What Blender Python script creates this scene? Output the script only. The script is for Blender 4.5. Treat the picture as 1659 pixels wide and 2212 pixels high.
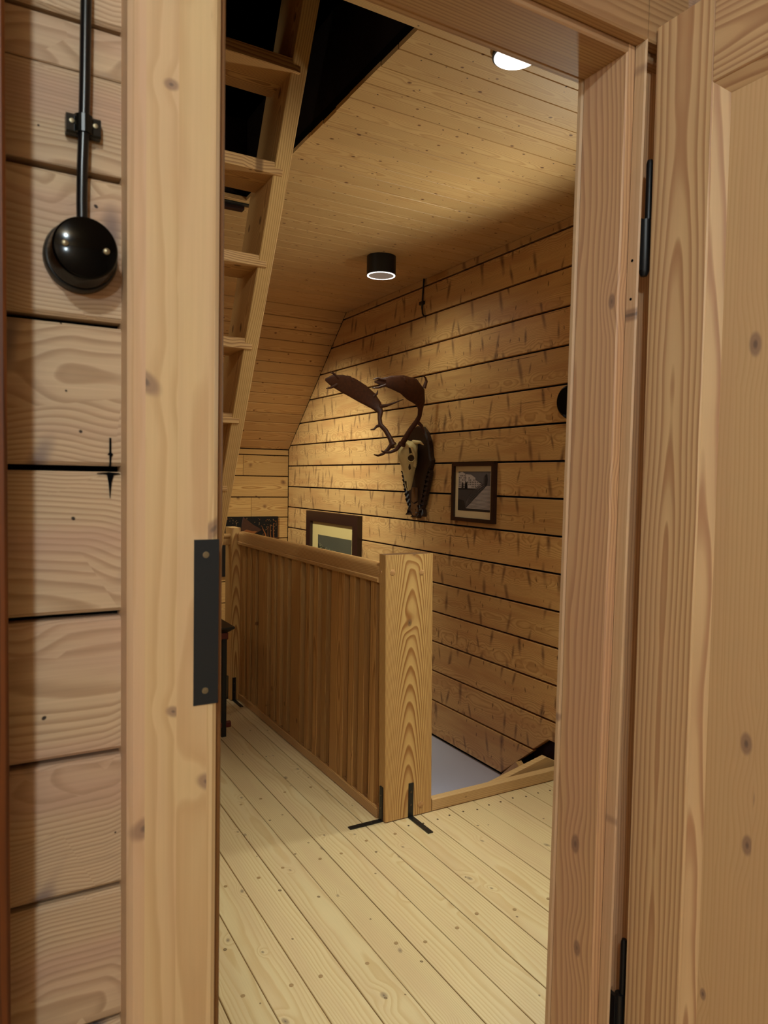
import bpy, bmesh, math, random
from mathutils import Vector, Matrix

for o in list(bpy.data.objects):
    bpy.data.objects.remove(o)
S = bpy.context.scene
COL = S.collection
rnd = random.Random(7)

# ------------------------------------------------------------------ camera
cam_d = bpy.data.cameras.new('camera')
cam = bpy.data.objects.new('camera', cam_d)
COL.objects.link(cam)
yaw, pit, rol = math.radians(29.682), math.radians(2.6006), math.radians(0.9942)
fwd = Vector((math.sin(yaw) * math.cos(pit), math.cos(yaw) * math.cos(pit), -math.sin(pit)))
rgt = Vector((math.cos(yaw), -math.sin(yaw), 0))
upv = rgt.cross(fwd)
r2 = math.cos(rol) * rgt + math.sin(rol) * upv
u2 = -math.sin(rol) * rgt + math.cos(rol) * upv
cam.matrix_world = Matrix(((r2.x, u2.x, -fwd.x, 0), (r2.y, u2.y, -fwd.y, 0), (r2.z, u2.z, -fwd.z, 1.45), (0, 0, 0, 1)))
cam_d.sensor_fit = 'VERTICAL'
cam_d.sensor_height = 24.0
cam_d.sensor_width = 18.0
cam_d.lens = 24.0 * 1560.34 / 2212
cam_d.clip_start = 0.02
cam_d.dof.use_dof = True
cam_d.dof.focus_distance = 2.6
cam_d.dof.aperture_fstop = 7.0
S.camera = cam

# ------------------------------------------------------------------ world, lights, exposure
S.view_settings.view_transform = 'Standard'
S.view_settings.look = 'None'
S.view_settings.gamma = 1.0
S.view_settings.use_curve_mapping = False
S.view_settings.exposure = 0.0
W = bpy.data.worlds.new('world')
W.use_nodes = True
W.node_tree.nodes['Background'].inputs[0].default_value = (0.9, 0.8, 0.65, 1)
W.node_tree.nodes['Background'].inputs[1].default_value = 0.004
S.world = W

def lamp(name, kind, loc, energy, col, size=0.05, spot=None, blend=1.0, target=None):
    d = bpy.data.lights.new(name, kind)
    d.energy = energy
    d.color = col
    if kind in ('POINT', 'SPOT'):
        d.shadow_soft_size = size
    if kind == 'AREA':
        d.size = size
    if kind == 'SPOT':
        d.spot_size = math.radians(spot)
        d.spot_blend = blend
    o = bpy.data.objects.new(name, d)
    o.location = loc
    if target is not None:
        o.rotation_euler = (Vector(target) - Vector(loc)).to_track_quat('-Z', 'Y').to_euler()
    COL.objects.link(o)
    return o

WARM = (0.93, 1.0, 0.86)
ROOM = (0.83, 1.0, 1.08)
lamp('room_lamp', 'POINT', (-0.38, -0.70, 2.50), 41, ROOM, 0.05)
lamp('room_fill_rear', 'POINT', (-0.75, -2.0, 2.2), 56, ROOM, 0.06)  # unseen fill added behind to light the door leaf and frame
lamp('landing_fill', 'POINT', (-0.9, 3.1, 2.2), 12, WARM, 0.12)  # unseen ambient fill added for the left faces of the railing
lamp('hall_lamp', 'POINT', (1.9, 4.6, -1.2), 8, (0.80, 0.84, 1.0), 0.15)

# ------------------------------------------------------------------ node helpers
def lin(r, g, b):
    f = lambda c: ((c / 255 + 0.055) / 1.055) ** 2.4 if c / 255 > 0.04045 else c / 255 / 12.92
    return (f(r), f(g), f(b), 1.0)

class NT:
    def __init__(self, mat):
        self.t = mat.node_tree
    def n(self, typ, **kw):
        nd = self.t.nodes.new(typ)
        for k, v in kw.items():
            setattr(nd, k, v)
        return nd
    def put(self, sock, v):
        if hasattr(v, 'is_output'):
            self.t.links.new(v, sock)
        else:
            sock.default_value = v
    def m(self, op, a, b=None, c=None, clamp=False):
        nd = self.n('ShaderNodeMath', operation=op, use_clamp=clamp)
        self.put(nd.inputs[0], a)
        if b is not None:
            self.put(nd.inputs[1], b)
        if c is not None:
            self.put(nd.inputs[2], c)
        return nd.outputs[0]
    def vec(self, x, y, z):
        nd = self.n('ShaderNodeCombineXYZ')
        self.put(nd.inputs[0], x); self.put(nd.inputs[1], y); self.put(nd.inputs[2], z)
        return nd.outputs[0]
    def noise(self, v, detail=2.0, rough=0.5):
        nd = self.n('ShaderNodeTexNoise')
        nd.inputs['Scale'].default_value = 1.0
        nd.inputs['Detail'].default_value = detail
        nd.inputs['Roughness'].default_value = rough
        self.put(nd.inputs['Vector'], v)
        return nd.outputs[0]
    def rng(self, v, a, b, c, d, kind='SMOOTHSTEP'):
        nd = self.n('ShaderNodeMapRange', interpolation_type=kind)
        self.put(nd.inputs[0], v)
        for i, q in enumerate((a, b, c, d)):
            nd.inputs[i + 1].default_value = q
        return nd.outputs[0]
    def mix(self, f, a, b, blend='MIX'):
        nd = self.n('ShaderNodeMix', data_type='RGBA', blend_type=blend)
        self.put(nd.inputs[0], f)
        self.put(nd.inputs[6], a); self.put(nd.inputs[7], b)
        return nd.outputs[2]

def new_mat(name):
    m = bpy.data.materials.new(name)
    m.use_nodes = True
    return m, NT(m), m.node_tree.nodes['Principled BSDF']

def plain(name, col, rough=0.5, metal=0.0, spec=0.5, emit=None, estr=0.0, noise=0.0, nscale=60.0):
    m, t, b = new_mat(name)
    if noise:
        tc = t.n('ShaderNodeTexCoord')
        v = t.n('ShaderNodeVectorMath', operation='SCALE')
        t.put(v.inputs[0], tc.outputs['Object']); v.inputs[3].default_value = nscale
        f = t.noise(v.outputs[0], 3)
        dk = tuple(c * (1 - noise) for c in col[:3]) + (1,)
        lt = tuple(min(1, c * (1 + noise)) for c in col[:3]) + (1,)
        t.put(b.inputs['Base Color'], t.mix(f, dk, lt))
    else:
        b.inputs['Base Color'].default_value = col
    b.inputs['Roughness'].default_value = rough
    b.inputs['Metallic'].default_value = metal
    b.inputs['Specular IOR Level'].default_value = spec
    if emit:
        b.inputs['Emission Color'].default_value = emit
        b.inputs['Emission Strength'].default_value = estr
    return m

def wood(name, axes, light, dark, blush=None, rings=170.0, contrast=0.55, pith=0.05, drift=(0.05, 0.06), off=0.10,
         wave=0.9, knots=(), lam=0.0, var=0.10, rough=0.5, spec=0.35, bump=0.0, fibre=0.10, coat=0.0, blotch=0.35, wob=0.006, tilt=0.0, accel=0.0):
    """solid pine: growth rings round a wandering pith, per-piece offsets, knots that bend the grain"""
    m, t, b = new_mat(name)
    tc = t.n('ShaderNodeTexCoord')
    sp = t.n('ShaderNodeSeparateXYZ'); t.put(sp.inputs[0], tc.outputs['Object'])
    oi = t.n('ShaderNodeObjectInfo'); R = oi.outputs['Random']
    g0, a, c = (sp.outputs[i] for i in axes)
    g = t.m('MULTIPLY_ADD', R, 13.7, g0)
    r2 = t.m('FRACT', t.m('MULTIPLY', R, 71.3))
    r3 = t.m('FRACT', t.m('MULTIPLY', R, 193.7))
    if lam:
        cell = t.m('FLOOR', t.m('ADD', t.m('DIVIDE', a, lam), t.m('MULTIPLY', R, 9.0)))
        wn = t.n('ShaderNodeTexWhiteNoise', noise_dimensions='1D'); t.put(wn.inputs['W'], t.m('ADD', cell, t.m('MULTIPLY', R, 31.0)))
        lr = wn.outputs[0]
        g = t.m('MULTIPLY_ADD', lr, 7.1, g)
        r2 = t.m('FRACT', t.m('ADD', r2, t.m('MULTIPLY', lr, 3.3)))
    n1 = t.noise(t.vec(t.m('MULTIPLY', g, wave), t.m('MULTIPLY', r3, 60.0), 0.0), 1)
    n2 = t.noise(t.vec(t.m('MULTIPLY', g, wave * 1.5), t.m('MULTIPLY', r2, 60.0), 5.0), 2)
    n3 = t.noise(t.vec(t.m('MULTIPLY', g, 5.0), t.m('MULTIPLY', a, 22.0), t.m('MULTIPLY', c, 22.0)), 2)
    A = t.m('ADD', a, t.m('MULTIPLY', t.m('SUBTRACT', r2, 0.5), off))
    A = t.m('MULTIPLY_ADD', t.m('SUBTRACT', n1, 0.5), drift[0], A)
    B = t.m('ADD', c, t.m('MULTIPLY_ADD', r3, pith, pith * 0.4))
    B = t.m('MULTIPLY_ADD', t.m('SUBTRACT', n2, 0.5), drift[1], B)
    if tilt:
        B = t.m('MULTIPLY_ADD', t.m('ADD', g0, 0.75), tilt, B)
    rad = t.m('SQRT', t.m('ADD', t.m('MULTIPLY', A, A), t.m('MULTIPLY', B, B)))
    rad = t.m('MULTIPLY_ADD', t.m('SUBTRACT', n3, 0.5), wob, rad)
    masks = []
    for i, k in enumerate(knots):
        L0, L1 = k['L']
        vo = t.n('ShaderNodeTexVoronoi', voronoi_dimensions='2D', feature='F1')
        vo.inputs['Scale'].default_value = 1.0
        vx = t.m('ADD', t.m('DIVIDE', g, L0), i * 3.31)
        vy = t.m('ADD', t.m('DIVIDE', a, L1), t.m('MULTIPLY_ADD', r3, 23.0, i * 1.7))
        v = t.vec(vx, vy, 0.0)
        t.put(vo.inputs['Vector'], v)
        d = t.n('ShaderNodeVectorMath', operation='SUBTRACT')
        t.put(d.inputs[0], v); t.put(d.inputs[1], vo.outputs['Position'])
        ds = t.n('ShaderNodeSeparateXYZ'); t.put(ds.inputs[0], d.outputs[0])
        cs = t.n('ShaderNodeSeparateColor'); t.put(cs.inputs[0], vo.outputs['Color'])
        dx, dy = ds.outputs[0], ds.outputs[1]
        ang = t.m('MULTIPLY', t.m('SUBTRACT', cs.outputs[2], 0.5), k.get('tilt', 0.6))
        X = t.m('MULTIPLY', dx, L0); Y = t.m('MULTIPLY', dy, L1)
        X2 = t.m('MULTIPLY_ADD', Y, ang, X)
        sz = t.m('MULTIPLY_ADD', cs.outputs[1], 0.8, 0.55)
        X2 = t.m('DIVIDE', X2, t.m('MULTIPLY', sz, k['r'][0])); Y2 = t.m('DIVIDE', Y, t.m('MULTIPLY', sz, k['r'][1]))
        D = t.m('SQRT', t.m('ADD', t.m('MULTIPLY', X2, X2), t.m('MULTIPLY', Y2, Y2)))
        D = t.m('MULTIPLY_ADD', t.m('SUBTRACT', n3, 0.5), k.get('ragged', 0.5), D)
        pres = t.m('LESS_THAN', cs.outputs[0], k['p'])
        soft = k.get('soft', 0.55)
        mk = t.m('MULTIPLY', t.rng(D, 1.0, soft, 0.0, 1.0), pres)
        core = t.m('MULTIPLY', t.rng(D, soft * 0.75, soft * 0.2, 0.0, 1.0), pres)
        if k.get('bend', 0.0):
            bend = t.m('MULTIPLY', t.rng(D, k.get('reach', 4.0), 0.3, 0.0, k['bend']), pres)
            rad = t.m('ADD', rad, bend)
        masks.append((mk, core, k))
    phs = t.m('MULTIPLY', rad, rings)
    if accel:
        phs = t.m('ADD', phs, t.m('MULTIPLY', t.m('MULTIPLY', rad, rad), accel))
    ph = t.m('FRACT', phs)
    ramp = t.n('ShaderNodeValToRGB')
    e = ramp.color_ramp.elements
    e[0].position = 0.0; e[0].color = (0, 0, 0, 1)
    e[1].position = 1.0; e[1].color = (0, 0, 0, 1)
    for pos, val in ((0.45, 0.16), (0.82, 1.0), (0.90, 0.85)):
        q = e.new(pos); q.color = (val, val, val, 1)
    t.put(ramp.inputs[0], ph)
    late = t.m('MULTIPLY', ramp.outputs[0], contrast)
    col = t.mix(late, light, dark)
    nb = t.noise(t.vec(t.m('MULTIPLY', g, 2.2), t.m('MULTIPLY_ADD', a, 14.0, t.m('MULTIPLY', R, 40.0)), c), 2)
    if blush:
        f = t.m('MULTIPLY', t.rng(nb, 0.42, 0.68, 0.0, 1.0), blotch)
        if lam:
            f = t.m('ADD', f, t.m('MULTIPLY', t.m('GREATER_THAN', lr, 0.55), 0.55), clamp=True)
        col = t.mix(f, col, blush, 'MULTIPLY' if False else 'MIX')
        col = t.mix(t.m('MULTIPLY', late, 0.6), col, dark)
    nf = t.noise(t.vec(t.m('MULTIPLY', g, 6.0), t.m('MULTIPLY', a, 260.0), t.m('MULTIPLY', c, 260.0)), 2)
    val = t.m('MULTIPLY_ADD', t.m('SUBTRACT', nf, 0.5), fibre * 2, 1.0)
    val = t.m('ADD', val, t.m('MULTIPLY', t.m('SUBTRACT', r3, 0.5), var))
    hv = t.n('ShaderNodeHueSaturation')
    t.put(hv.inputs['Color'], col); t.put(hv.inputs['Value'], val)
    col = hv.outputs[0]
    for mk, core, k in masks:
        col = t.mix(t.m('MULTIPLY', mk, k.get('s', 0.8)), col, k['c'])
        if 'core' in k:
            col = t.mix(t.m('MULTIPLY', core, k.get('cs', 0.7)), col, k['core'])
    t.put(b.inputs['Base Color'], col)
    b.inputs['Roughness'].default_value = rough
    b.inputs['Specular IOR Level'].default_value = spec
    if coat:
        b.inputs['Coat Weight'].default_value = coat
        b.inputs['Coat Roughness'].default_value = 0.25
    if bump:
        bp = t.n('ShaderNodeBump')
        bp.inputs['Strength'].default_value = bump
        bp.inputs['Distance'].default_value = 0.001
        t.put(bp.inputs['Height'], t.m('MULTIPLY_ADD', nf, 0.6, late))
        t.put(b.inputs['Normal'], bp.outputs[0])
    return m

GREY = lin(112, 92, 84)
K_FRAME = [dict(L=(0.34, 0.085), r=(0.013, 0.017), p=0.75, c=lin(142, 112, 92), core=lin(96, 80, 74), s=0.75, bend=0.003, tilt=1.0, soft=0.45)]
M = {}
M['frame'] = wood('frame_pine', (2, 0, 1), lin(212, 184, 138), lin(190, 154, 110), lin(204, 168, 136), rings=150, contrast=0.5, pith=0.16,
                  lam=0.034, knots=K_FRAME, rough=0.5, drift=(0.02, 0.02), off=0.25, wave=0.6, var=0.04, fibre=0.06)
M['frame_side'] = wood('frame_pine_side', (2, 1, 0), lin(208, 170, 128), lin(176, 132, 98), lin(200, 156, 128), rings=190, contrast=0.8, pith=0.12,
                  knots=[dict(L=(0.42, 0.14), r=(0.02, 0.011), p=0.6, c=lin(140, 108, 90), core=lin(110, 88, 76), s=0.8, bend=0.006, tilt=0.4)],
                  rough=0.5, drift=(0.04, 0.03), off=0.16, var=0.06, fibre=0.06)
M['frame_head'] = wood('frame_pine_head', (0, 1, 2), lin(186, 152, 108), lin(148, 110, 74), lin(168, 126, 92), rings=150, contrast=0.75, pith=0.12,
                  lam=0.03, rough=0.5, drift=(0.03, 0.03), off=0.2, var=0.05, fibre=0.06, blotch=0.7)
M['door_stile'] = wood('door_pine', (2, 1, 0), lin(216, 184, 138), lin(176, 132, 94), lin(208, 172, 134), rings=115, contrast=0.9, pith=0.012,
                  drift=(0.02, 0.05), off=0.02, wave=0.9, tilt=0.02, var=0.04, fibre=0.05, rough=0.48,
                  knots=[dict(L=(0.9, 0.2), r=(0.006, 0.006), p=0.4, c=lin(80, 60, 50), s=0.9, bend=0.004)])
M['door_rail'] = wood('door_pine_rail', (1, 2, 0), lin(210, 176, 132), lin(172, 130, 94), lin(200, 160, 124), rings=130, contrast=0.9, pith=0.06,
                  drift=(0.05, 0.06), off=0.08, var=0.04, fibre=0.05, rough=0.48)
M['door_panel'] = wood('door_pine_panel', (2, 1, 0), lin(216, 186, 138), lin(196, 156, 108), lin(208, 172, 130), rings=150, contrast=0.5, pith=0.09,
                  lam=0.055, drift=(0.04, 0.03), off=0.2, var=0.03, fibre=0.04, rough=0.48, blotch=0.25,
                  knots=[dict(L=(0.26, 0.13), r=(0.018, 0.010), p=0.6, c=lin(150, 120, 100), core=lin(104, 86, 80), s=0.8, bend=0.008, tilt=0.3)])
M['log'] = wood('old_log_plank', (0, 2, 1), lin(196, 170, 138), lin(158, 128, 98), lin(184, 150, 128), rings=300, contrast=0.62, pith=0.14,
                drift=(0.04, 0.05), off=0.22, var=0.10, fibre=0.14, rough=0.62, spec=0.2, bump=0.25, blotch=0.7,
                knots=[dict(L=(0.14, 0.13), r=(0.014, 0.045), p=0.95, c=lin(120, 102, 96), core=lin(88, 78, 78), s=0.85, bend=0.005, tilt=1.2, soft=0.15, ragged=1.2),
                       dict(L=(0.075, 0.085), r=(0.0022, 0.0022), p=0.5, c=lin(30, 22, 18), s=0.95)])
M['gable'] = wood('aged_gable_plank', (1, 2, 0), lin(210, 164, 104), lin(168, 118, 64), lin(190, 138, 84), rings=230, contrast=0.5, pith=0.13,
                  drift=(0.04, 0.05), off=0.22, var=0.14, fibre=0.16, rough=0.55, spec=0.25, blotch=0.8, wob=0.008,
                  knots=[dict(L=(0.13, 0.17), r=(0.019, 0.085), p=0.9, c=lin(122, 84, 52), core=lin(84, 58, 40), s=0.82, cs=0.7, bend=0.004, tilt=0.7, soft=0.05, ragged=0.7),
                         dict(L=(0.085, 0.065), r=(0.0045, 0.014), p=0.38, c=lin(92, 58, 32), s=0.8, tilt=0.6, soft=0.3, ragged=0.7),
                         dict(L=(0.6, 0.12), r=(0.16, 0.0016), p=0.4, c=lin(70, 42, 24), s=0.9, tilt=0.0, soft=0.4, ragged=0.6)])
M['knee'] = wood('aged_knee_plank', (0, 2, 1), lin(204, 158, 94), lin(158, 106, 52), lin(184, 136, 80), rings=120, contrast=0.7, pith=0.05,
                 drift=(0.05, 0.08), off=0.1, var=0.12, fibre=0.10, rough=0.55, spec=0.25,
                 knots=[dict(L=(0.28, 0.16), r=(0.024, 0.022), p=0.5, c=lin(128, 84, 50), core=lin(84, 58, 42), s=0.75, bend=0.008, ragged=1.0, soft=0.3)])
M['ceil'] = wood('spruce_ceiling_board', (0, 1, 2), lin(206, 166, 112), lin(178, 132, 80), lin(196, 152, 100), rings=230, contrast=0.6, pith=0.06,
                 drift=(0.04, 0.05), off=0.10, var=0.10, fibre=0.08, rough=0.5, spec=0.3, blotch=0.5,
                 knots=[dict(L=(0.16, 0.10), r=(0.009, 0.0065), p=0.7, c=lin(110, 66, 34), core=lin(70, 40, 22), s=0.85, bend=0.003, tilt=0.5),
                        dict(L=(0.09, 0.07), r=(0.0035, 0.0028), p=0.5, c=lin(60, 34, 20), s=0.95)])
M['slope'] = wood('spruce_slope_board', (0, 1, 2), lin(206, 160, 100), lin(174, 124, 68), lin(194, 146, 90), rings=200, contrast=0.55, pith=0.06,
                 drift=(0.04, 0.05), off=0.10, var=0.16, fibre=0.08, rough=0.5, spec=0.3, blotch=0.5,
                 knots=[dict(L=(0.2, 0.11), r=(0.010, 0.008), p=0.5, c=lin(116, 70, 36), core=lin(74, 44, 24), s=0.85, bend=0.003, tilt=0.5)])
M['floor'] = wood('soaped_floor_plank', (1, 0, 2), lin(214, 190, 146), lin(192, 156, 106), lin(206, 176, 136), rings=230, contrast=0.45, pith=0.18,
                  drift=(0.02, 0.02), off=0.25, wob=0.004, var=0.10, fibre=0.06, rough=0.40, spec=0.45, blotch=0.6,
                  knots=[dict(L=(0.32, 0.14), r=(0.015, 0.010), p=0.55, c=lin(150, 126, 98), core=lin(96, 84, 72), s=0.75, bend=0.007, tilt=1.0, soft=0.4),
                         dict(L=(0.28, 0.10), r=(0.0055, 0.005), p=0.35, c=lin(90, 66, 44), core=lin(170, 140, 100), s=0.85, soft=0.7)])
M['rail'] = wood('railing_pine', (2, 1, 0), lin(188, 140, 82), lin(140, 94, 46), lin(176, 124, 70), rings=150, contrast=0.8, pith=0.07,
                 drift=(0.04, 0.05), off=0.14, var=0.22, fibre=0.10, rough=0.42, spec=0.4, blotch=0.5,
                 knots=[dict(L=(0.5, 0.1), r=(0.014, 0.010), p=0.4, c=lin(100, 60, 30), s=0.8, bend=0.004)])
M['hand'] = wood('handrail_pine', (1, 0, 2), lin(196, 150, 96), lin(150, 104, 58), lin(184, 136, 88), rings=160, contrast=0.7, pith=0.06,
                 drift=(0.03, 0.04), off=0.1, var=0.06, fibre=0.08, rough=0.2, spec=0.6)
M['post'] = wood('newel_pine', (2, 0, 1), lin(214, 172, 108), lin(158, 104, 56), lin(206, 160, 102), rings=65, accel=480, contrast=0.95, pith=0.05,
                 drift=(0.014, 0.024), off=0.012, wave=0.8, tilt=0.07, wob=0.003, var=0.03, fibre=0.05, rough=0.45, spec=0.35,
                 knots=[dict(L=(0.55, 0.13), r=(0.020, 0.013), p=0.55, c=lin(136, 100, 66), core=lin(92, 76, 60), s=0.85, bend=0.007, tilt=0.4)])
M['ladder'] = wood('ladder_pine', (2, 1, 0), lin(206, 162, 104), lin(162, 114, 66), lin(194, 148, 96), rings=150, contrast=0.7, pith=0.06,
                   drift=(0.04, 0.05), off=0.12, var=0.06, fibre=0.08, rough=0.45, spec=0.35,
                   knots=[dict(L=(0.42, 0.12), r=(0.018, 0.012), p=0.5, c=lin(112, 74, 42), core=lin(82, 56, 36), s=0.8, bend=0.006)])
M['tread'] = wood('tread_pine', (0, 1, 2), lin(208, 160, 104), lin(150, 100, 58), lin(198, 148, 98), rings=190, contrast=0.85, pith=0.05,
                  drift=(0.05, 0.05), off=0.10, var=0.06, fibre=0.08, rough=0.45, spec=0.35,
                  knots=[dict(L=(0.3, 0.1), r=(0.016, 0.010), p=0.4, c=lin(112, 74, 42), s=0.8, bend=0.005)])
M['curb'] = wood('curb_pine', (0, 2, 1), lin(210, 172, 120), lin(176, 130, 80), lin(200, 160, 112), rings=200, contrast=0.6, pith=0.08,
                 drift=(0.03, 0.04), off=0.1, var=0.04, fibre=0.06, rough=0.45,
                 knots=[dict(L=(0.25, 0.06), r=(0.012, 0.006), p=0.4, c=lin(130, 96, 62), s=0.8)])
M['mahog'] = wood('mahogany_stain', (2, 0, 1), lin(104, 54, 18), lin(58, 26, 8), lin(88, 42, 14), rings=120, contrast=0.6, pith=0.06, var=0.02, rough=0.4)
M['walnut'] = wood('dark_frame_wood', (1, 2, 0), lin(48, 24, 16), lin(28, 13, 9), None, rings=180, contrast=0.6, pith=0.06, rough=0.35, spec=0.5)
M['board'] = wood('dark_shield_wood', (2, 1, 0), lin(52, 32, 20), lin(28, 16, 11), None, rings=150, contrast=0.7, pith=0.04, rough=0.45, spec=0.4)
M['plaque'] = wood('plaque_wood', (2, 1, 0), lin(104, 68, 34), lin(74, 46, 24), None, rings=200, contrast=0.5, pith=0.06, rough=0.5)
M['darkbeam'] = wood('old_dark_timber', (0, 2, 1), lin(52, 24, 14), lin(24, 10, 8), None, rings=120, contrast=0.7, pith=0.06, rough=0.7, spec=0.2)
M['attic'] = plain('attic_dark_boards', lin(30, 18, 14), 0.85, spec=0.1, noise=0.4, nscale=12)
M['gap'] = plain('gap_shade_black', lin(7, 7, 9), 0.9, spec=0.05)  # black backing; shade in the open joints is put into the colour
M['black'] = plain('black_painted_steel', lin(20, 20, 21), 0.42, spec=0.45)
M['strike'] = plain('black_strike_steel', lin(26, 30, 33), 0.5, spec=0.4)
M['bakelite'] = plain('black_bakelite', lin(4, 4, 4), 0.12, spec=0.16)
M['bakelite_base'] = plain('black_bakelite_base', lin(14, 14, 10), 0.25, spec=0.4)
M['cable'] = plain('black_cable', lin(12, 12, 13), 0.28, spec=0.5)
M['brass'] = plain('screw_brass', lin(150, 138, 110), 0.4, metal=0.8)
M['darkscrew'] = plain('screw_dark', lin(90, 78, 62), 0.35, metal=0.8)
M['white'] = plain('white_painted_wall', lin(214, 208, 208), 0.38, spec=0.45, noise=0.04, nscale=5)
M['mat'] = plain('mat_board_cream', lin(214, 190, 148), 0.35, spec=0.5)
M['mat2'] = plain('mat_board_ivory', lin(212, 184, 120), 0.3, spec=0.5)
M['bone'] = plain('old_bone', lin(214, 186, 126), 0.55, spec=0.3, noise=0.14, nscale=40)
M['bone_shade'] = plain('bone_hollow_shade', lin(64, 46, 26), 0.8, spec=0.1)  # darker bone; shade of the skull's hollows is painted in
M['antler'] = plain('antler_brown', lin(70, 34, 12), 0.55, spec=0.3, noise=0.55, nscale=70)
M['tip'] = plain('antler_tip', lin(104, 70, 38), 0.45, spec=0.4, noise=0.25, nscale=40)
M['pr_dark'] = plain('print_black', lin(34, 30, 30), 0.5)
M['pr_mid'] = plain('print_grey', lin(92, 84, 84), 0.5)
M['pr_mid2'] = plain('print_dark_grey', lin(62, 56, 56), 0.5)
M['pr_light'] = plain('print_light', lin(178, 162, 152), 0.5)
M['pr_green'] = plain('print_deep_green', lin(54, 49, 32), 0.45, noise=0.3, nscale=30)
M['pr_sky'] = plain('print_grey_green_sky', lin(80, 75, 58), 0.45, noise=0.12, nscale=10)
M['pr_pale'] = plain('print_pale_leaf', lin(150, 142, 104), 0.5)
M['carve_black'] = plain('carved_black', lin(16, 14, 14), 0.4, spec=0.4)
M['carve_brown'] = plain('carved_brown', lin(134, 74, 28), 0.5, noise=0.25, nscale=80)
M['carve_dark'] = plain('carved_dark_brown', lin(66, 34, 16), 0.5, noise=0.25, nscale=60)
M['leaf_pale'] = plain('carved_pale_cut', lin(150, 112, 70), 0.5)
M['tray'] = plain('tray_dark_metal', lin(46, 44, 42), 0.35, metal=0.4)
M['redwood'] = plain('red_brown_apron', lin(92, 30, 20), 0.45, noise=0.2, nscale=30)
M['led'] = plain('lamp_diffuser', lin(255, 250, 240), 0.5, emit=(1.0, 0.94, 0.86, 1), estr=3.0)
M['ring'] = plain('lamp_glow_ring', lin(255, 250, 245), 0.5, emit=(1.0, 0.96, 0.90, 1), estr=3.0)
M['lens'] = plain('lamp_lens_grey', lin(150, 132, 116), 0.2, spec=0.5, emit=(1.0, 0.85, 0.7, 1), estr=0.10)
M['nail'] = plain('old_nail_head', lin(84, 64, 44), 0.6)
M['plug'] = plain('floor_plug', lin(160, 128, 86), 0.5, noise=0.15, nscale=150)
M['stop_shade'] = plain('door_stop_shade', lin(120, 78, 34), 0.6)  # door stop wood; the shade behind the frame is put into the colour

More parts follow.
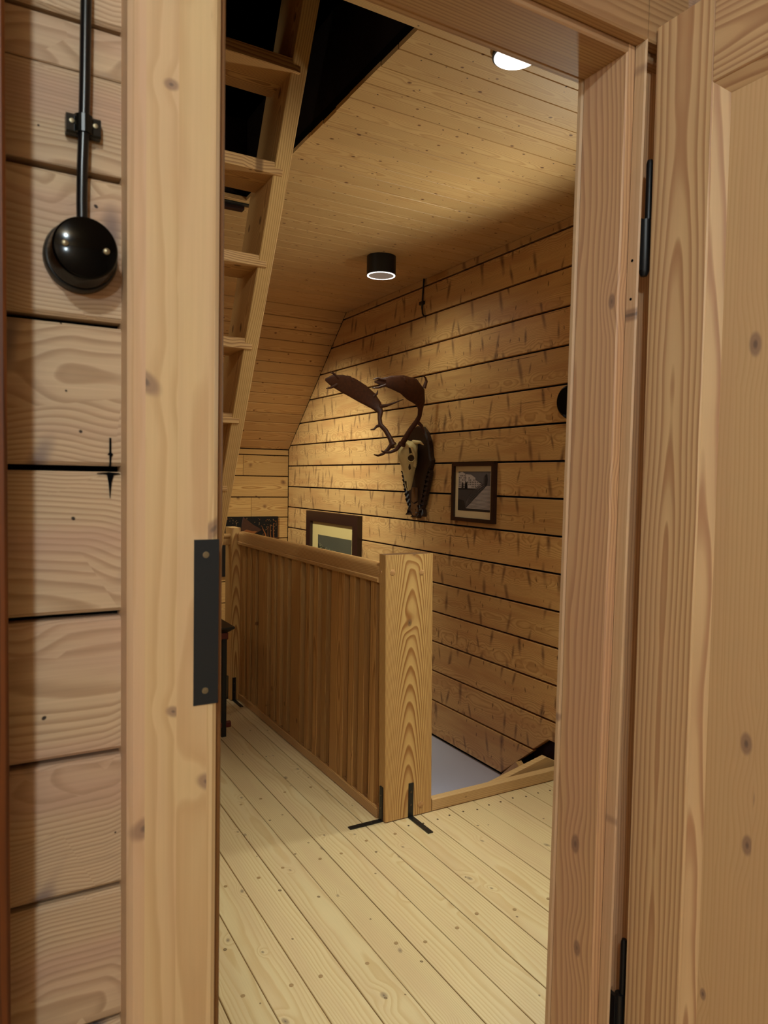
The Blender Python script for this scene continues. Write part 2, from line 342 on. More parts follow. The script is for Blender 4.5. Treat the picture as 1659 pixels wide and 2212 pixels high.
# ------------------------------------------------------------------ mesh helpers
class MB:
    def __init__(s):
        s.v, s.f, s.mi, s.cur, s.mats = [], [], [], 0, []
    def mat(s, m):
        if m not in s.mats:
            s.mats.append(m)
        s.cur = s.mats.index(m)
        return s
    def add(s, vs, fs):
        o = len(s.v)
        s.v += [tuple(p) for p in vs]
        for f in fs:
            s.f.append([i + o for i in f]); s.mi.append(s.cur)
        return s
    def box(s, x0, x1, y0, y1, z0, z1):
        return s.add([(x, y, z) for x in (x0, x1) for y in (y0, y1) for z in (z0, z1)],
                     [(0, 1, 3, 2), (4, 6, 7, 5), (0, 4, 5, 1), (2, 3, 7, 6), (0, 2, 6, 4), (1, 5, 7, 3)])
    def bar(s, axis, g0, g1, a0, a1, b0, b1, c=0.002):
        """chamfered bar along axis; a,b are the two other axes in order"""
        pr = [(a0 + c, b0), (a1 - c, b0), (a1, b0 + c), (a1, b1 - c), (a1 - c, b1), (a0 + c, b1), (a0, b1 - c), (a0, b0 + c)]
        oth = [i for i in range(3) if i != axis]
        vs = []
        for g in (g0, g1):
            for p in pr:
                q = [0, 0, 0]; q[axis] = g; q[oth[0]] = p[0]; q[oth[1]] = p[1]
                vs.append(q)
        fs = [(i, (i + 1) % 8, (i + 1) % 8 + 8, i + 8) for i in range(8)] + [tuple(range(7, -1, -1)), tuple(range(8, 16))]
        return s.add(vs, fs)
    def prism(s, pts, fn, d0, d1, inset=0.0):
        """polygon pts(u,v) extruded from d0 to d1 through fn(u,v,d); the d1 face is inset (chamfer)"""
        n = len(pts)
        cx = sum(p[0] for p in pts) / n; cy = sum(p[1] for p in pts) / n
        def ins(p):
            if not inset:
                return p
            dx, dy = p[0] - cx, p[1] - cy
            return (p[0] - math.copysign(min(inset, abs(dx)), dx), p[1] - math.copysign(min(inset, abs(dy)), dy))
        vs = [fn(p[0], p[1], d0) for p in pts]
        k = 1
        if inset:
            dm = d1 + (inset if d0 > d1 else -inset)
            vs += [fn(p[0], p[1], dm) for p in pts]; k = 2
        vs += [fn(*ins(p), d1) for p in pts]
        fs = [tuple(range(n)), tuple(range(n * k + n - 1, n * k - 1, -1))]
        for j in range(k):
            fs += [(j * n + i, (j + 1) * n + i, (j + 1) * n + (i + 1) % n, j * n + (i + 1) % n) for i in range(n)]
        return s.add(vs, fs)
    def lathe(s, prof, fn, n=32, cap=True):
        """prof = [(radius, height)], fn(x,y,h) -> xyz"""
        vs = []
        for r, h in prof:
            for i in range(n):
                a = 2 * math.pi * i / n
                vs.append(fn(r * math.cos(a), r * math.sin(a), h))
        fs = []
        for j in range(len(prof) - 1):
            fs += [(j * n + i, j * n + (i + 1) % n, (j + 1) * n + (i + 1) % n, (j + 1) * n + i) for i in range(n)]
        if cap:
            fs += [tuple(range(n - 1, -1, -1)), tuple(range((len(prof) - 1) * n, len(prof) * n))]
        return s.add(vs, fs)
    def tube(s, pts, rads, n=10, flat=None):
        """tapered tube; flat = list of (width_dir, half_width) to squash into a palm"""
        P = [Vector(p) for p in pts]
        vs = []
        ref = Vector((0.13, 0.31, 0.94)).normalized()
        for i, p in enumerate(P):
            d = (P[min(i + 1, len(P) - 1)] - P[max(i - 1, 0)]).normalized()
            if flat and flat[i]:
                wdir, hw = flat[i]
                w = Vector(wdir); w = (w - d * w.dot(d)).normalized(); u = d.cross(w).normalized()
                ra, rb = hw, rads[i]
            else:
                w = ref.cross(d)
                if w.length < 0.05:
                    w = Vector((1, 0, 0)).cross(d)
                w.normalize(); u = d.cross(w)
                ra = rb = rads[i]
            for k in range(n):
                a = 2 * math.pi * k / n
                vs.append(p + w * (ra * math.cos(a)) + u * (rb * math.sin(a)))
        fs = []
        for j in range(len(P) - 1):
            fs += [(j * n + k, j * n + (k + 1) % n, (j + 1) * n + (k + 1) % n, (j + 1) * n + k) for k in range(n)]
        fs += [tuple(range(n - 1, -1, -1)), tuple(range((len(P) - 1) * n, len(P) * n))]
        return s.add(vs, fs)
    def build(s, name, mat=None, parent=None, smooth=False, kind=None, label=None, centre=True):
        if mat is not None and not s.mats:
            s.mats = [mat]
        xs = [sum((max(v[i] for v in s.v), min(v[i] for v in s.v))) / 2 for i in range(3)] if centre else [0, 0, 0]
        me = bpy.data.meshes.new(name)
        me.from_pydata([(v[0] - xs[0], v[1] - xs[1], v[2] - xs[2]) for v in s.v], [], s.f)
        for m in s.mats:
            me.materials.append(m)
        for p, i in zip(me.polygons, s.mi):
            p.material_index = i
            p.use_smooth = smooth and len(p.vertices) <= 4
        bm = bmesh.new(); bm.from_mesh(me)
        bmesh.ops.recalc_face_normals(bm, faces=bm.faces)
        bm.to_mesh(me); bm.free()
        if smooth:
            try:
                me.set_sharp_from_angle(angle=math.radians(38))
            except Exception:
                pass
        o = bpy.data.objects.new(name, me)
        COL.objects.link(o)
        o.location = xs
        if parent is not None:
            o.parent = parent
            par = parent.matrix_world.translation if False else wpos(parent)
            o.location = Vector(xs) - par
        if kind: o['kind'] = kind
        if label: o['label'] = label
        return o

def wpos(o):
    p = Vector(o.location)
    while o.parent:
        o = o.parent
        p = p + Vector(o.location)
    return p

def thing(name, label, cat, loc=(0, 0, 0), group=None):
    o = bpy.data.objects.new(name, None)
    o.empty_display_size = 0.05
    o.location = loc
    COL.objects.link(o)
    o['label'] = label; o['category'] = cat
    if group: o['group'] = group
    return o

def tag(o, label, cat, group=None):
    o['label'] = label; o['category'] = cat
    if group: o['group'] = group
    return o

def struct(name, label=None, loc=(0, 0, 0)):
    o = bpy.data.objects.new(name, None)
    o.empty_display_size = 0.05
    o.location = loc
    COL.objects.link(o)
    o['kind'] = 'structure'
    if label:
        o['label'] = label; o['category'] = name.split('_')[0]
    return o

XW, YK, ZC = 2.55, 6.28, 2.747            # gable wall face, knee wall face, flat ceiling
YC, ZK = 5.125, 1.706                     # crease of the sloping ceiling, its lower edge height
SL = (YK - YC) / (ZC - ZK)
YN = 0.84                                 # face of the near plank wall
XL = -1.45

# ------------------------------------------------------------------ structure: floors
floor = struct('floor', 'pale soaped pine plank floor of the landing')
gaps = [XL, -1.33, -1.21, -1.09, -0.97, -0.85, -0.73, -0.61, -0.49, -0.37, -0.25, -0.13, -0.01, 0.11, 0.23, 0.35, 0.467, 0.585, 0.70, 0.82, 0.943, 1.064, 1.183, 1.300, 1.419, 1.541, 1.681, 1.822, 1.962, 2.104, 2.243, 2.388, 2.53, 2.61]
for a, b in zip(gaps, gaps[1:]):
    y1 = YK if b < 1.56 else 2.60
    h = rnd.uniform(-0.0006, 0.0006)
    MB().bar(1, 0.80, y1, a + 0.0015, b - 0.0015, -0.028, h, 0.0015).build('plank', M['floor'], floor)
for a, b in zip(gaps, gaps[1:]):
    if a < 0.2:
        continue
    if a > 1.5:
        for q_ in (0.27, 0.74):
            xx, yy = a + (b - a) * q_, 2.53 + rnd.uniform(-0.03, 0.01)
            MB().lathe([(0.0042, -0.001), (0.0042, 0.0011)], lambda u, v, h, xx=xx, yy=yy: (xx + u, yy + v * 1.2, h), 8).build('nail', M['nail'], floor)
    for yy in (1.35, 1.86, 2.46, 3.05):
        if a > 1.5 and yy > 2.4:
            continue
        xx = a + (b - a) * rnd.uniform(0.3, 0.7); yy += rnd.uniform(-0.03, 0.03)
        MB().lathe([(0.0068, -0.001), (0.0068, 0.0009)], lambda u, v, h, xx=xx, yy=yy: (xx + u, yy + v, h), 10).build('wooden_plug', M['plug'], floor)
sub = MB().mat(M['gap'])
sub.box(XL, 1.54, 0.80, YK, -0.06, -0.03).box(1.54, 2.6, 0.80, 2.60, -0.06, -0.03)
sub.build('subfloor', None, floor)
MB().box(XL, 2.6, -2.6, 0.80, -0.06, 0.0).build('floor', M['floor'])['kind'] = 'structure'

# ------------------------------------------------------------------ structure: gable wall on the right
wall_right = struct('wall_right', 'orange-brown old plank gable wall on the right')
fnR = lambda u, v, d: (d, u, v)
zg = [2.747, 2.700, 2.509, 2.3175, 2.1265, 1.936, 1.7455, 1.556, 1.3665, 1.178, 0.9885, 0.799, 0.613, 0.422, 0.2335, 0.043, -0.18]
G = 0.0052
for i in range(len(zg) - 1):
    t1, b1 = zg[i] - (G if i else 0.0), zg[i + 1] + G
    ye = lambda z: min(YK - 0.004, YK - (z - ZK) * SL) - 0.004
    y0 = 0.935
    if b1 < -0.1:
        pts = [(2.851, t1), (3.108, b1), (YK, b1), (YK, t1)]
    elif b1 < 0.1:
        pts = [(y0, t1), (y0, 0.132), (2.739, 0.132), (2.846, b1), (YK, b1), (YK, t1)]
    elif t1 > ZK > b1:
        pts = [(y0, t1), (y0, b1), (YK - 0.004, b1), (YK - 0.004, ZK), (ye(t1), t1)]
    else:
        pts = [(y0, t1), (y0, b1), (ye(b1), b1), (ye(t1), t1)]
    MB().prism(pts, fnR, XW + 0.028, XW + rnd.uniform(-0.0012, 0.0012), 0.0025).build('plank', M['gable'], wall_right)
MB().mat(M['gap']).box(XW + 0.022, XW + 0.06, 2.9, YK + 0.03, -0.2, 2.8).box(XW + 0.022, XW + 0.06, 0.9, 2.9, 0.12, 2.8).build('backing', None, wall_right)
MB().box(XW + 0.055, XW + 0.12, 0.9, 3.4, -0.35, 0.14).build('sill_timber', M['darkbeam'], wall_right, label='dark red-brown old timber behind the cut plank ends')

# knee wall under the slope
wall_back = struct('wall_back', 'low plank knee wall under the sloping ceiling')
fnB = lambda u, v, d: (u, d, v)
zk = [1.705, 1.650, 1.459, 1.267, 1.0815, 0.888, 0.698, 0.508, 0.318, 0.128, -0.06]
joints = {1: 2.116, 3: 2.195, 5: 1.62, 7: 1.9}
for i in range(len(zk) - 1):
    t1, b1 = zk[i] - 0.004, zk[i + 1] + 0.004
    xs = [XL] + ([joints[i]] if i in joints else []) + [XW]
    for a, b in zip(xs, xs[1:]):
        MB().prism([(a + 0.0012, b1), (b - 0.0012, b1), (b - 0.0012, t1), (a + 0.0012, t1)], fnB, YK + 0.03, YK + rnd.uniform(-0.001, 0.001), 0.0025).build('plank', M['knee'], wall_back)
MB().box(XL, XW + 0.03, YK + 0.025, YK + 0.06, -0.1, 1.75).build('backing', M['gap'], wall_back)

# ------------------------------------------------------------------ structure: ceiling boards, hatch, slope
ceiling = struct('ceiling', 'flat spruce board ceiling with an open attic hatch')
HX0, HX1, HY0, HY1 = 0.25, 1.128, 1.826, 3.348
P = 0.10871
y = HY0 - 9 * P
k = -9
while y < YC - 0.01:
    y1 = min(y + P, YC)
    spans = [(XL, XW + 0.004)]
    if y > HY0 - 0.01 and y1 < HY1 + 0.01:
        spans = [(XL, HX0), (HX1 + rnd.uniform(-0.004, 0.002), XW + 0.004 + rnd.uniform(-0.004, 0.002))]
    for a, b in spans:
        if y1 > 0.94:
            MB().bar(0, a, b, max(y, 0.93) + 0.0006, y1 - 0.0006, ZC + rnd.uniform(-0.0005, 0.0005), ZC + 0.016, 0.0022).build('board', M['ceil'], ceiling)
    y += P
# boards of the slope
slope = struct('ceiling', 'sloping spruce board ceiling above the knee wall')
slen = math.hypot(YK - YC, ZC - ZK)
dy, dz = (YK - YC) / slen, (ZK - ZC) / slen
ns = 14
w = slen / ns
for i in range(ns):
    o = MB().bar(0, XL, XW - 0.002, -w / 2 + 0.0022, w / 2 - 0.0022, 0.0, 0.016, 0.0035).build('board', M['slope'], slope, centre=False)
    s0 = (i + 0.5) * w
    o.location = (0, YC + dy * s0, ZC + dz * s0)
    o.rotation_euler = (math.atan2(dz, dy), 0, 0)
bk = MB().mat(M['gap'])
bk.box(XL, HX0, 0.93, 5.3, ZC + 0.017, ZC + 0.05).box(HX1, XW + 0.05, 0.93, 5.3, ZC + 0.017, ZC + 0.05)
bk.box(HX0, HX1, 0.93, HY0, ZC + 0.017, ZC + 0.05).box(HX0, HX1, HY1, 5.3, ZC + 0.017, ZC + 0.05)
bk.build('backing', None, ceiling)
MB().add([(XL, YC, ZC + 0.05), (XW + 0.05, YC, ZC + 0.05), (XW + 0.05, YK + 0.09, ZK + 0.02), (XL, YK + 0.09, ZK + 0.02),
          (XL, YC, ZC + 0.08), (XW + 0.05, YC, ZC + 0.08), (XW + 0.05, YK + 0.12, ZK + 0.05), (XL, YK + 0.12, ZK + 0.05)],
         [(0, 1, 2, 3), (4, 5, 6, 7), (0, 1, 5, 4), (2, 3, 7, 6), (0, 3, 7, 4), (1, 2, 6, 5)]).build('backing', M['gap'], slope)
# hatch shaft and dark attic above
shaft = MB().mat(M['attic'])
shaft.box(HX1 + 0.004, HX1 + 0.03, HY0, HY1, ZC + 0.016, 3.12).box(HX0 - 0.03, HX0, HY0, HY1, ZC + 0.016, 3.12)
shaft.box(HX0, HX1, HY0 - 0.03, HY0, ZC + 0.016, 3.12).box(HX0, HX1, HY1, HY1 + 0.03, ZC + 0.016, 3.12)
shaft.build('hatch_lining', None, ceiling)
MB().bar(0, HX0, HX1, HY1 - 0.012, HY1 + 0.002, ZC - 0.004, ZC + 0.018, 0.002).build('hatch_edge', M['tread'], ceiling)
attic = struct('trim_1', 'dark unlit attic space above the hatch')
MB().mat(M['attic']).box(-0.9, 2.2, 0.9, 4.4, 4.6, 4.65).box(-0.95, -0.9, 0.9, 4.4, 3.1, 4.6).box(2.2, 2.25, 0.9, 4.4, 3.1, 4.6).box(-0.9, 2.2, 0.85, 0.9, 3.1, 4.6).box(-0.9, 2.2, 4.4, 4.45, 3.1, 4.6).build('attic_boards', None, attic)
for yy in (2.2, 3.0, 3.7):
    MB().bar(0, -0.9, 2.2, yy, yy + 0.1, 4.3, 4.45, 0.004).build('rafter', M['darkbeam'], attic)
MB().bar(1, 0.9, 4.4, 0.62, 0.74, 3.9, 4.05, 0.004).build('rafter', M['darkbeam'], attic)

# ------------------------------------------------------------------ structure: near partition with the doorway
wall_front = struct('wall_front', 'pale old log-plank partition beside the doorway')
zn = [2.60, 2.395, 2.238, 2.081, 1.925, 1.873, 1.769, 1.613, 1.456, 1.295, 1.138, 0.984, 0.829, 0.672, 0.515, 0.358, 0.20, 0.04]
for i in range(len(zn) - 1):
    thin = zn[i] == 1.873 or zn[i + 1] == 1.873
    gt = 0.0005 if zn[i] == 1.873 else 0.0032
    gb = 0.0005 if zn[i + 1] == 1.873 else 0.0032
    t1, b1 = zn[i] - gt, zn[i + 1] + gb
    MB().prism([(XL, b1), (0.158, b1), (0.158, t1), (XL, t1)], fnB, YN + 0.028, YN + rnd.uniform(-0.001, 0.001), 0.0012 if thin else 0.004).build('plank', M['log'], wall_front)
core = MB().mat(M['gap'])
core.box(XL, 0.20, YN + 0.024, 0.925, 0, 2.8).box(1.003, 2.62, YN + 0.024, 0.925, 0, 2.8).box(0.20, 0.96, YN + 0.024, 0.925, 2.19, 2.8)
core.build('backing', None, wall_front)
for i in range(len(zn) - 1):
    t1, b1 = zn[i] - 0.0022, zn[i + 1] + 0.0022
    if b1 > 2.20:
        MB().prism([(0.16, b1), (2.4, b1), (2.4, t1), (0.16, t1)], fnB, YN + 0.028, YN, 0.003).build('plank', M['log'], wall_front)
    else:
        MB().prism([(1.005, b1), (2.4, b1), (2.4, t1), (1.005, t1)], fnB, YN + 0.028, YN, 0.003).build('plank', M['log'], wall_front)

MB().prism([(0.1305, 1.490), (0.1325, 1.490), (0.1326, 1.474), (0.1345, 1.472), (0.1327, 1.469), (0.1322, 1.459), (0.1308, 1.459), (0.1306, 1.471), (0.1285, 1.4715), (0.1305, 1.474)], fnB, YN + 0.004, YN - 0.0014).build('crack', M['gap'], wall_front)
MB().prism([(0.118, 1.4515), (0.128, 1.4505), (0.130, 1.440), (0.1312, 1.424), (0.1328, 1.441), (0.135, 1.4495), (0.142, 1.4515), (0.130, 1.4525)], fnB, YN + 0.004, YN - 0.0014).build('crack', M['gap'], wall_front)

# door frame
LEAN = 0.0097
jx = lambda x, z: x + LEAN * (z - 2.13)
trim_l = struct('trim_2', 'left post of the pine door frame with black strike plate')
MB().bar(2, 0.0, 2.245, 0.143, 0.2415, 0.80, 0.93, 0.006).build('jamb', M['frame'], trim_l)
MB().bar(2, 0.0, 2.14, 0.2415, 0.2535, 0.825, 0.93, 0.002).build('door_stop', M['stop_shade'], trim_l, label='shaded ochre edge of the door stop')
sp = MB().bar(2, 1.192, 1.379, 0.2135, 0.2418, 0.7985, 0.802, 0.0005).build('strike_plate', M['strike'], trim_l, label='tall matt black steel strike plate')
for zz in (1.362, 1.208):
    MB().lathe([(0.0038, 0), (0.0036, 0.0008), (0.0018, 0.0009), (0.0015, 0.0002)], lambda a, b, h, z=zz: (0.2265 + a, 0.7985 - h, z + b), 16).build('screw', M['brass'], sp, True)

trim_r = struct('trim_3', 'right post of the pine door frame')
def lean_box(x0, x1, y0, y1, z0, z1, c=0.0025):
    m_ = MB().bar(2, z0, z1, x0, x1, y0, y1, c)
    m_.v = [(jx(v[0], v[2]), v[1], v[2]) for v in m_.v]
    return m_
lean_box(0.8914, 0.9110, 0.823, 0.9165, 0.0, 2.245).build('jamb', M['frame_side'], trim_r)
lean_box(0.9075, 0.9120, 0.80, 0.8235, 0.0, 2.245).build('jamb_front', M['frame'], trim_r)
lean_box(0.9110, 1.0, 0.842, 0.9165, 0.0, 2.245).build('jamb_back', M['frame_side'], trim_r)
lean_box(0.8905, 1.0, 0.9165, 0.931, 0.0, 2.245, 0.004).build('casing', M['frame'], trim_r)
for zz in (1.80, 1.74):
    MB().lathe([(0.0022, 0), (0.0022, 0.0006)], lambda a, b, h, z=zz: (jx(0.9075, z) - h, 0.812 + a, z + b), 12).build('screw_hole', M['gap'], trim_r)

trim_h = struct('trim_4', 'head of the pine door frame')
MB().bar(0, 0.2415, 0.999, 0.8232, 0.9163, 2.121, 2.244, 0.0025).build('head', M['frame_head'], trim_h)
MB().bar(0, 0.2415, 1.0, 0.80, 0.8235, 2.1335, 2.245, 0.0025).build('head_front', M['frame_head'], trim_h)
MB().bar(0, 0.2415, 1.0, 0.9165, 0.931, 2.1215, 2.245, 0.0025).build('casing', M['frame_head'], trim_h)
MB().bar(0, 0.10, 0.9, 0.93, 0.965, 2.18, 2.30, 0.002).build('casing', M['frame_head'], trim_h)
MB().bar(0, 0.2415, 0.91, 0.80, 0.935, 0.0, 0.012, 0.003).build('threshold', M['curb'], trim_h)

# ------------------------------------------------------------------ door leaf, opened square into the near room
door = struct('door_1', 'open panelled pine door on the right of the doorway')
DX, DT = 0.925, 0.042
DZ1 = 2.153
MB().bar(2, 0.012, DZ1, DX, DX + DT, 0.694, 0.797, 0.002).build('stile', M['door_stile'], door)
MB().bar(2, 0.012, DZ1, DX, DX + DT, 0.135, 0.238, 0.002).build('stile', M['door_stile'], door)
MB().bar(1, 0.238, 0.694, DX, DX + DT, 2.026, DZ1, 0.002).build('rail', M['door_rail'], door)
MB().bar(1, 0.238, 0.694, DX, DX + DT, 0.012, 0.22, 0.002).build('rail', M['door_rail'], door)
MB().box(DX + 0.016, DX + 0.026, 0.238, 0.694, 0.22, 2.026).build('panel', M['door_panel'], door)
# sloping moulding round the panel
mo = MB()
y0, y1, z0, z1 = 0.238, 0.694, 0.22, 2.026
q = 0.019
mv = [(DX + 0.003, y0, z0), (DX + 0.003, y1, z0), (DX + 0.003, y1, z1), (DX + 0.003, y0, z1),
      (DX + 0.0158, y0 + q, z0 + q), (DX + 0.0158, y1 - q, z0 + q), (DX + 0.0158, y1 - q, z1 - q), (DX + 0.0158, y0 + q, z1 - q)]
for ff, mm in (((0, 1, 5, 4), 'door_rail'), ((1, 2, 6, 5), 'door_stile'), ((2, 3, 7, 6), 'door_rail'), ((3, 0, 4, 7), 'door_stile')):
    a_, b_, c_, d_ = (mv[i] for i in ff)
    back = [(DX + 0.017, p[1], p[2]) for p in (a_, b_, c_, d_)]
    MB().add([a_, b_, c_, d_] + back, [(0, 1, 2, 3), (7, 6, 5, 4), (0, 1, 5, 4), (1, 2, 6, 5), (2, 3, 7, 6), (3, 0, 4, 7)]).build('panel_moulding', M[mm], door)
for zb in (1.78, 0.513):
    h = MB().mat(M['black'])
    h.lathe([(0.0055, zb + 0.088), (0.0055, zb + 0.175), (0.004, zb + 0.181)], lambda a, b, hh: (DX + 0.010 + a, 0.810 + b, hh), 16)
    h.lathe([(0.005, zb), (0.0085, zb + 0.008), (0.0085, zb + 0.088)], lambda a, b, hh: (DX + 0.007 + a, 0.8125 + b, hh), 16)
    h.bar(2, zb + 0.008, zb + 0.088, 0.9177, DX, 0.810, 0.835, 0.0005)
    h.build('hinge', None, door, True, label='black steel barrel hinge')
MB().bar(1, 0.15, 0.19, DX - 0.012, DX, 1.02, 1.06, 0.002).build('latch', M['black'], door)

# ------------------------------------------------------------------ structure: rest of the shells (mostly behind the camera)
MB().box(XL - 0.05, XL, -2.65, YK, 0.0, 2.8).build('wall_left', M['log'])['kind'] = 'structure'
MB().box(2.40, 2.45, -2.65, 0.865, 0.0, 2.62).build('wall_right', M['log'])['kind'] = 'structure'
MB().box(XL, 2.40, -2.65, -2.6, 0.0, 2.62).build('wall_rear', M['log'])['kind'] = 'structure'
MB().box(XL, 2.45, -2.65, 0.865, 2.60, 2.65).build('ceiling', M['ceil'])['kind'] = 'structure'

# lower hall seen through the stair opening
MB().box(XW + 0.012, XW + 0.055, 2.4, YK + 0.03, -2.7, -0.197).build('wall_lower', M['white'], None)['kind'] = 'structure'
lh = MB().mat(M['white'])
lh.box(1.2, XW + 0.05, YK, YK + 0.04, -2.7, -0.1).box(0.6, 0.65, 2.62, YK, -2.7, -0.06).box(0.6, XW, 2.58, 2.62, -2.7, -0.25)
lh.build('wall_lower', None)['kind'] = 'structure'
MB().box(0.6, XW + 0.05, 2.58, YK, -2.75, -2.7).build('floor_lower', M['floor'])['kind'] = 'structure'
MB().box(1.50, 1.54, 2.60, YK, -0.28, -0.005).build('trim_5', M['curb'])['kind'] = 'structure'

# curb along the top of the stair
cb = MB().bar(0, 1.737, XW, 2.577, 2.612, 0.0, 0.057, 0.006).build('trim_6', M['curb'])
cb['kind'] = 'structure'; cb['label'] = 'low pine curb board along the top of the stair opening'; cb['category'] = 'trim'

st = thing('staircase', 'pine stair top with angled stringer board just behind the curb', 'stairs', (2.1, 2.64, -0.2))
MB().prism([(1.60, -0.30), (XW - 0.002, -0.30), (XW - 0.002, 0.045), (2.444, 0.098), (2.108, 0.026), (1.60, -0.09)], lambda u, v, d: (u, d, v), 2.664, 2.632, 0.002).build('stringer', M['curb'], st)
MB().prism([(2.883, -0.060), (2.921, -0.037), (3.6, -0.683), (3.6, -0.86), (2.78, -0.16)], lambda u, v, d: (d, u, v), 2.535, 2.497, 0.002).build('wall_stringer', M['ladder'], st)
for k in range(4):
    MB().bar(0, 1.62, 2.497, 2.67 + 0.22 * k, 2.90 + 0.22 * k, -0.235 * (k + 1) - 0.03, -0.235 * (k + 1), 0.003).build('tread', M['tread'], st)

# ------------------------------------------------------------------ stair railing
rl = thing('stair_railing', 'pine stair railing with vertical slats and wide newel post beside the stair opening', 'railing', (1.5, 3.5, 0))
pm = MB().bar(2, 0.004, 1.136, 1.501, 1.7345, 2.577, 2.634, 0.003)
pm.v = [(v[0] - 0.0195 * (v[2] / 1.136), v[1], v[2]) for v in pm.v]
post = pm.build('newel_post', M['post'], rl, label='wide pale newel post with bold cathedral grain')
for px, pz, rr in ((1.515, 1.063, 0.0125), (1.659, 1.056, 0.0125), (1.677, 0.045, 0.015)):
    MB().lathe([(rr, 0.0), (rr, 0.0012), (rr - 0.001, 0.0018)], lambda a, b, h, px=px, pz=pz: (px + a, 2.5775 - h, pz + b), 24).build('dowel_plug', M['tread'], post, True)
MB().lathe([(0.009, 0.0), (0.009, 0.002)], lambda a, b, h: (1.482 - h, 2.618 + a, 1.062 + b), 20).build('dowel_plug', M['tread'], post, True)
MB().prism([(1.4835, 2.580), (1.713, 2.580), (1.713, 2.631), (1.4835, 2.631)], lambda u, v, d: (u, v, d), 1.1355, 1.1366, 0.0).build('end_grain', M['plaque'], post)
# far newel
fp = MB().bar(2, 0.004, 1.121, 1.440, 1.500, 4.49, 4.622, 0.003).build('newel_post', M['post'], rl)
MB().bar(2, 0.004, 1.121, 0.10, 0.16, 4.49, 4.622, 0.003).build('newel_post', M['post'], rl)
# bottom rail, handrail, lip
MB().bar(1, 2.634, 4.49, 1.489, 1.560, 0.0, 0.046, 0.004).build('bottom_rail', M['hand'], rl)
hr = MB()
prof = [(1.481, 1.036), (1.481, 1.076)] + [(1.509 - 0.028 * math.cos(math.radians(t)), 1.076 + 0.023 * math.sin(math.radians(t))) for t in (18, 36, 54, 72, 90, 108, 126, 144, 162)] + [(1.537, 1.076), (1.537, 1.036)]
hr.prism(prof, lambda u, v, d: (u, d, v), 2.634, 4.49)
hr.build('handrail', M['hand'], rl, True)
MB().bar(1, 2.634, 4.49, 1.474, 1.544, 1.015, 1.036, 0.004).build('rail_lip', M['hand'], rl)
SL_ = ((2.706, .05), (2.808, .05), (2.906, .052), (3.057, .138), (3.205, .05), (3.306, .052), (3.408, .05), (3.561, .134), (3.704, .054), (3.806, .046), (3.902, .047), (4.066, .146), (4.225, .056), (4.322, .05), (4.42, .05), (4.4715, .034))
for c, wd in SL_:
    MB().bar(2, 0.0455, 1.0155, 1.4975, 1.5262, c - wd / 2, c + wd / 2, 0.0015).build('slat', M['rail'], rl)
# boards added behind the gaps to keep light stripes off the floor
edges = []
for c, wd in SL_:
    edges += [c - wd / 2, c + wd / 2]
edges = [2.642] + edges + [4.482]
for a_, b_ in zip(edges[0::2], edges[1::2]):
    MB().bar(2, 0.0455, 1.0155, 1.5266, 1.5385, a_ - 0.006, b_ + 0.006, 0.001).build('slat', M['rail'], rl)
# short rail running left from the far newel
h2 = MB().bar(0, 0.16, 1.44, 4.515, 4.570, 1.050, 1.082, 0.012)
h2.bar(0, 0.16, 1.44, 4.525, 4.560, 1.008, 1.050, 0.003)
h2.build('handrail', M['hand'], rl)
# steel brackets
def bracket(parts, screws, parent):
    b_ = MB()
    for q in parts:
        b_.box(*q)
    o = b_.build('bracket', M['black'], parent, label='black steel angle bracket')
    for (p, ax) in screws:
        fn = {'y': lambda a, b, h: (p[0] + a, p[1] - h, p[2] + b), 'x': lambda a, b, h: (p[0] - h, p[1] + a, p[2] + b), 'z': lambda a, b, h: (p[0] + a, p[1] + b, p[2] + h)}[ax]
        MB().lathe([(0.0048, 0), (0.0044, 0.0012), (0.002, 0.0013), (0.0018, 0.0006)], fn, 14).build('screw', M['darkscrew'], o, True)
bracket([(1.613, 1.637, 2.573, 2.5775, 0, 0.150), (1.613, 1.637, 2.417, 2.5775, 0.0005, 0.0045)],
        [((1.625, 2.573, 0.112), 'y'), ((1.625, 2.573, 0.056), 'y'), ((1.625, 2.52, 0.0045), 'z'), ((1.625, 2.455, 0.0045), 'z')], rl)
bracket([(1.4935, 1.4985, 2.594, 2.618, 0, 0.148), (1.345, 1.4975, 2.594, 2.618, 0.0005, 0.0045)],
        [((1.4935, 2.606, 0.110), 'x'), ((1.4935, 2.606, 0.055), 'x'), ((1.45, 2.606, 0.0045), 'z'), ((1.39, 2.606, 0.0045), 'z')], rl)
bracket([(1.452, 1.474, 4.486, 4.491, 0, 0.150), (1.452, 1.474, 4.335, 4.491, 0.0005, 0.0045)],
        [((1.463, 4.486, 0.112), 'y'), ((1.463, 4.486, 0.056), 'y')], rl)
bracket([(1.436, 1.4405, 4.54, 4.562, 0, 0.150), (1.29, 1.4405, 4.54, 4.562, 0.0005, 0.0045)],
        [((1.436, 4.551, 0.112), 'x'), ((1.436, 4.551, 0.056), 'x')], rl)

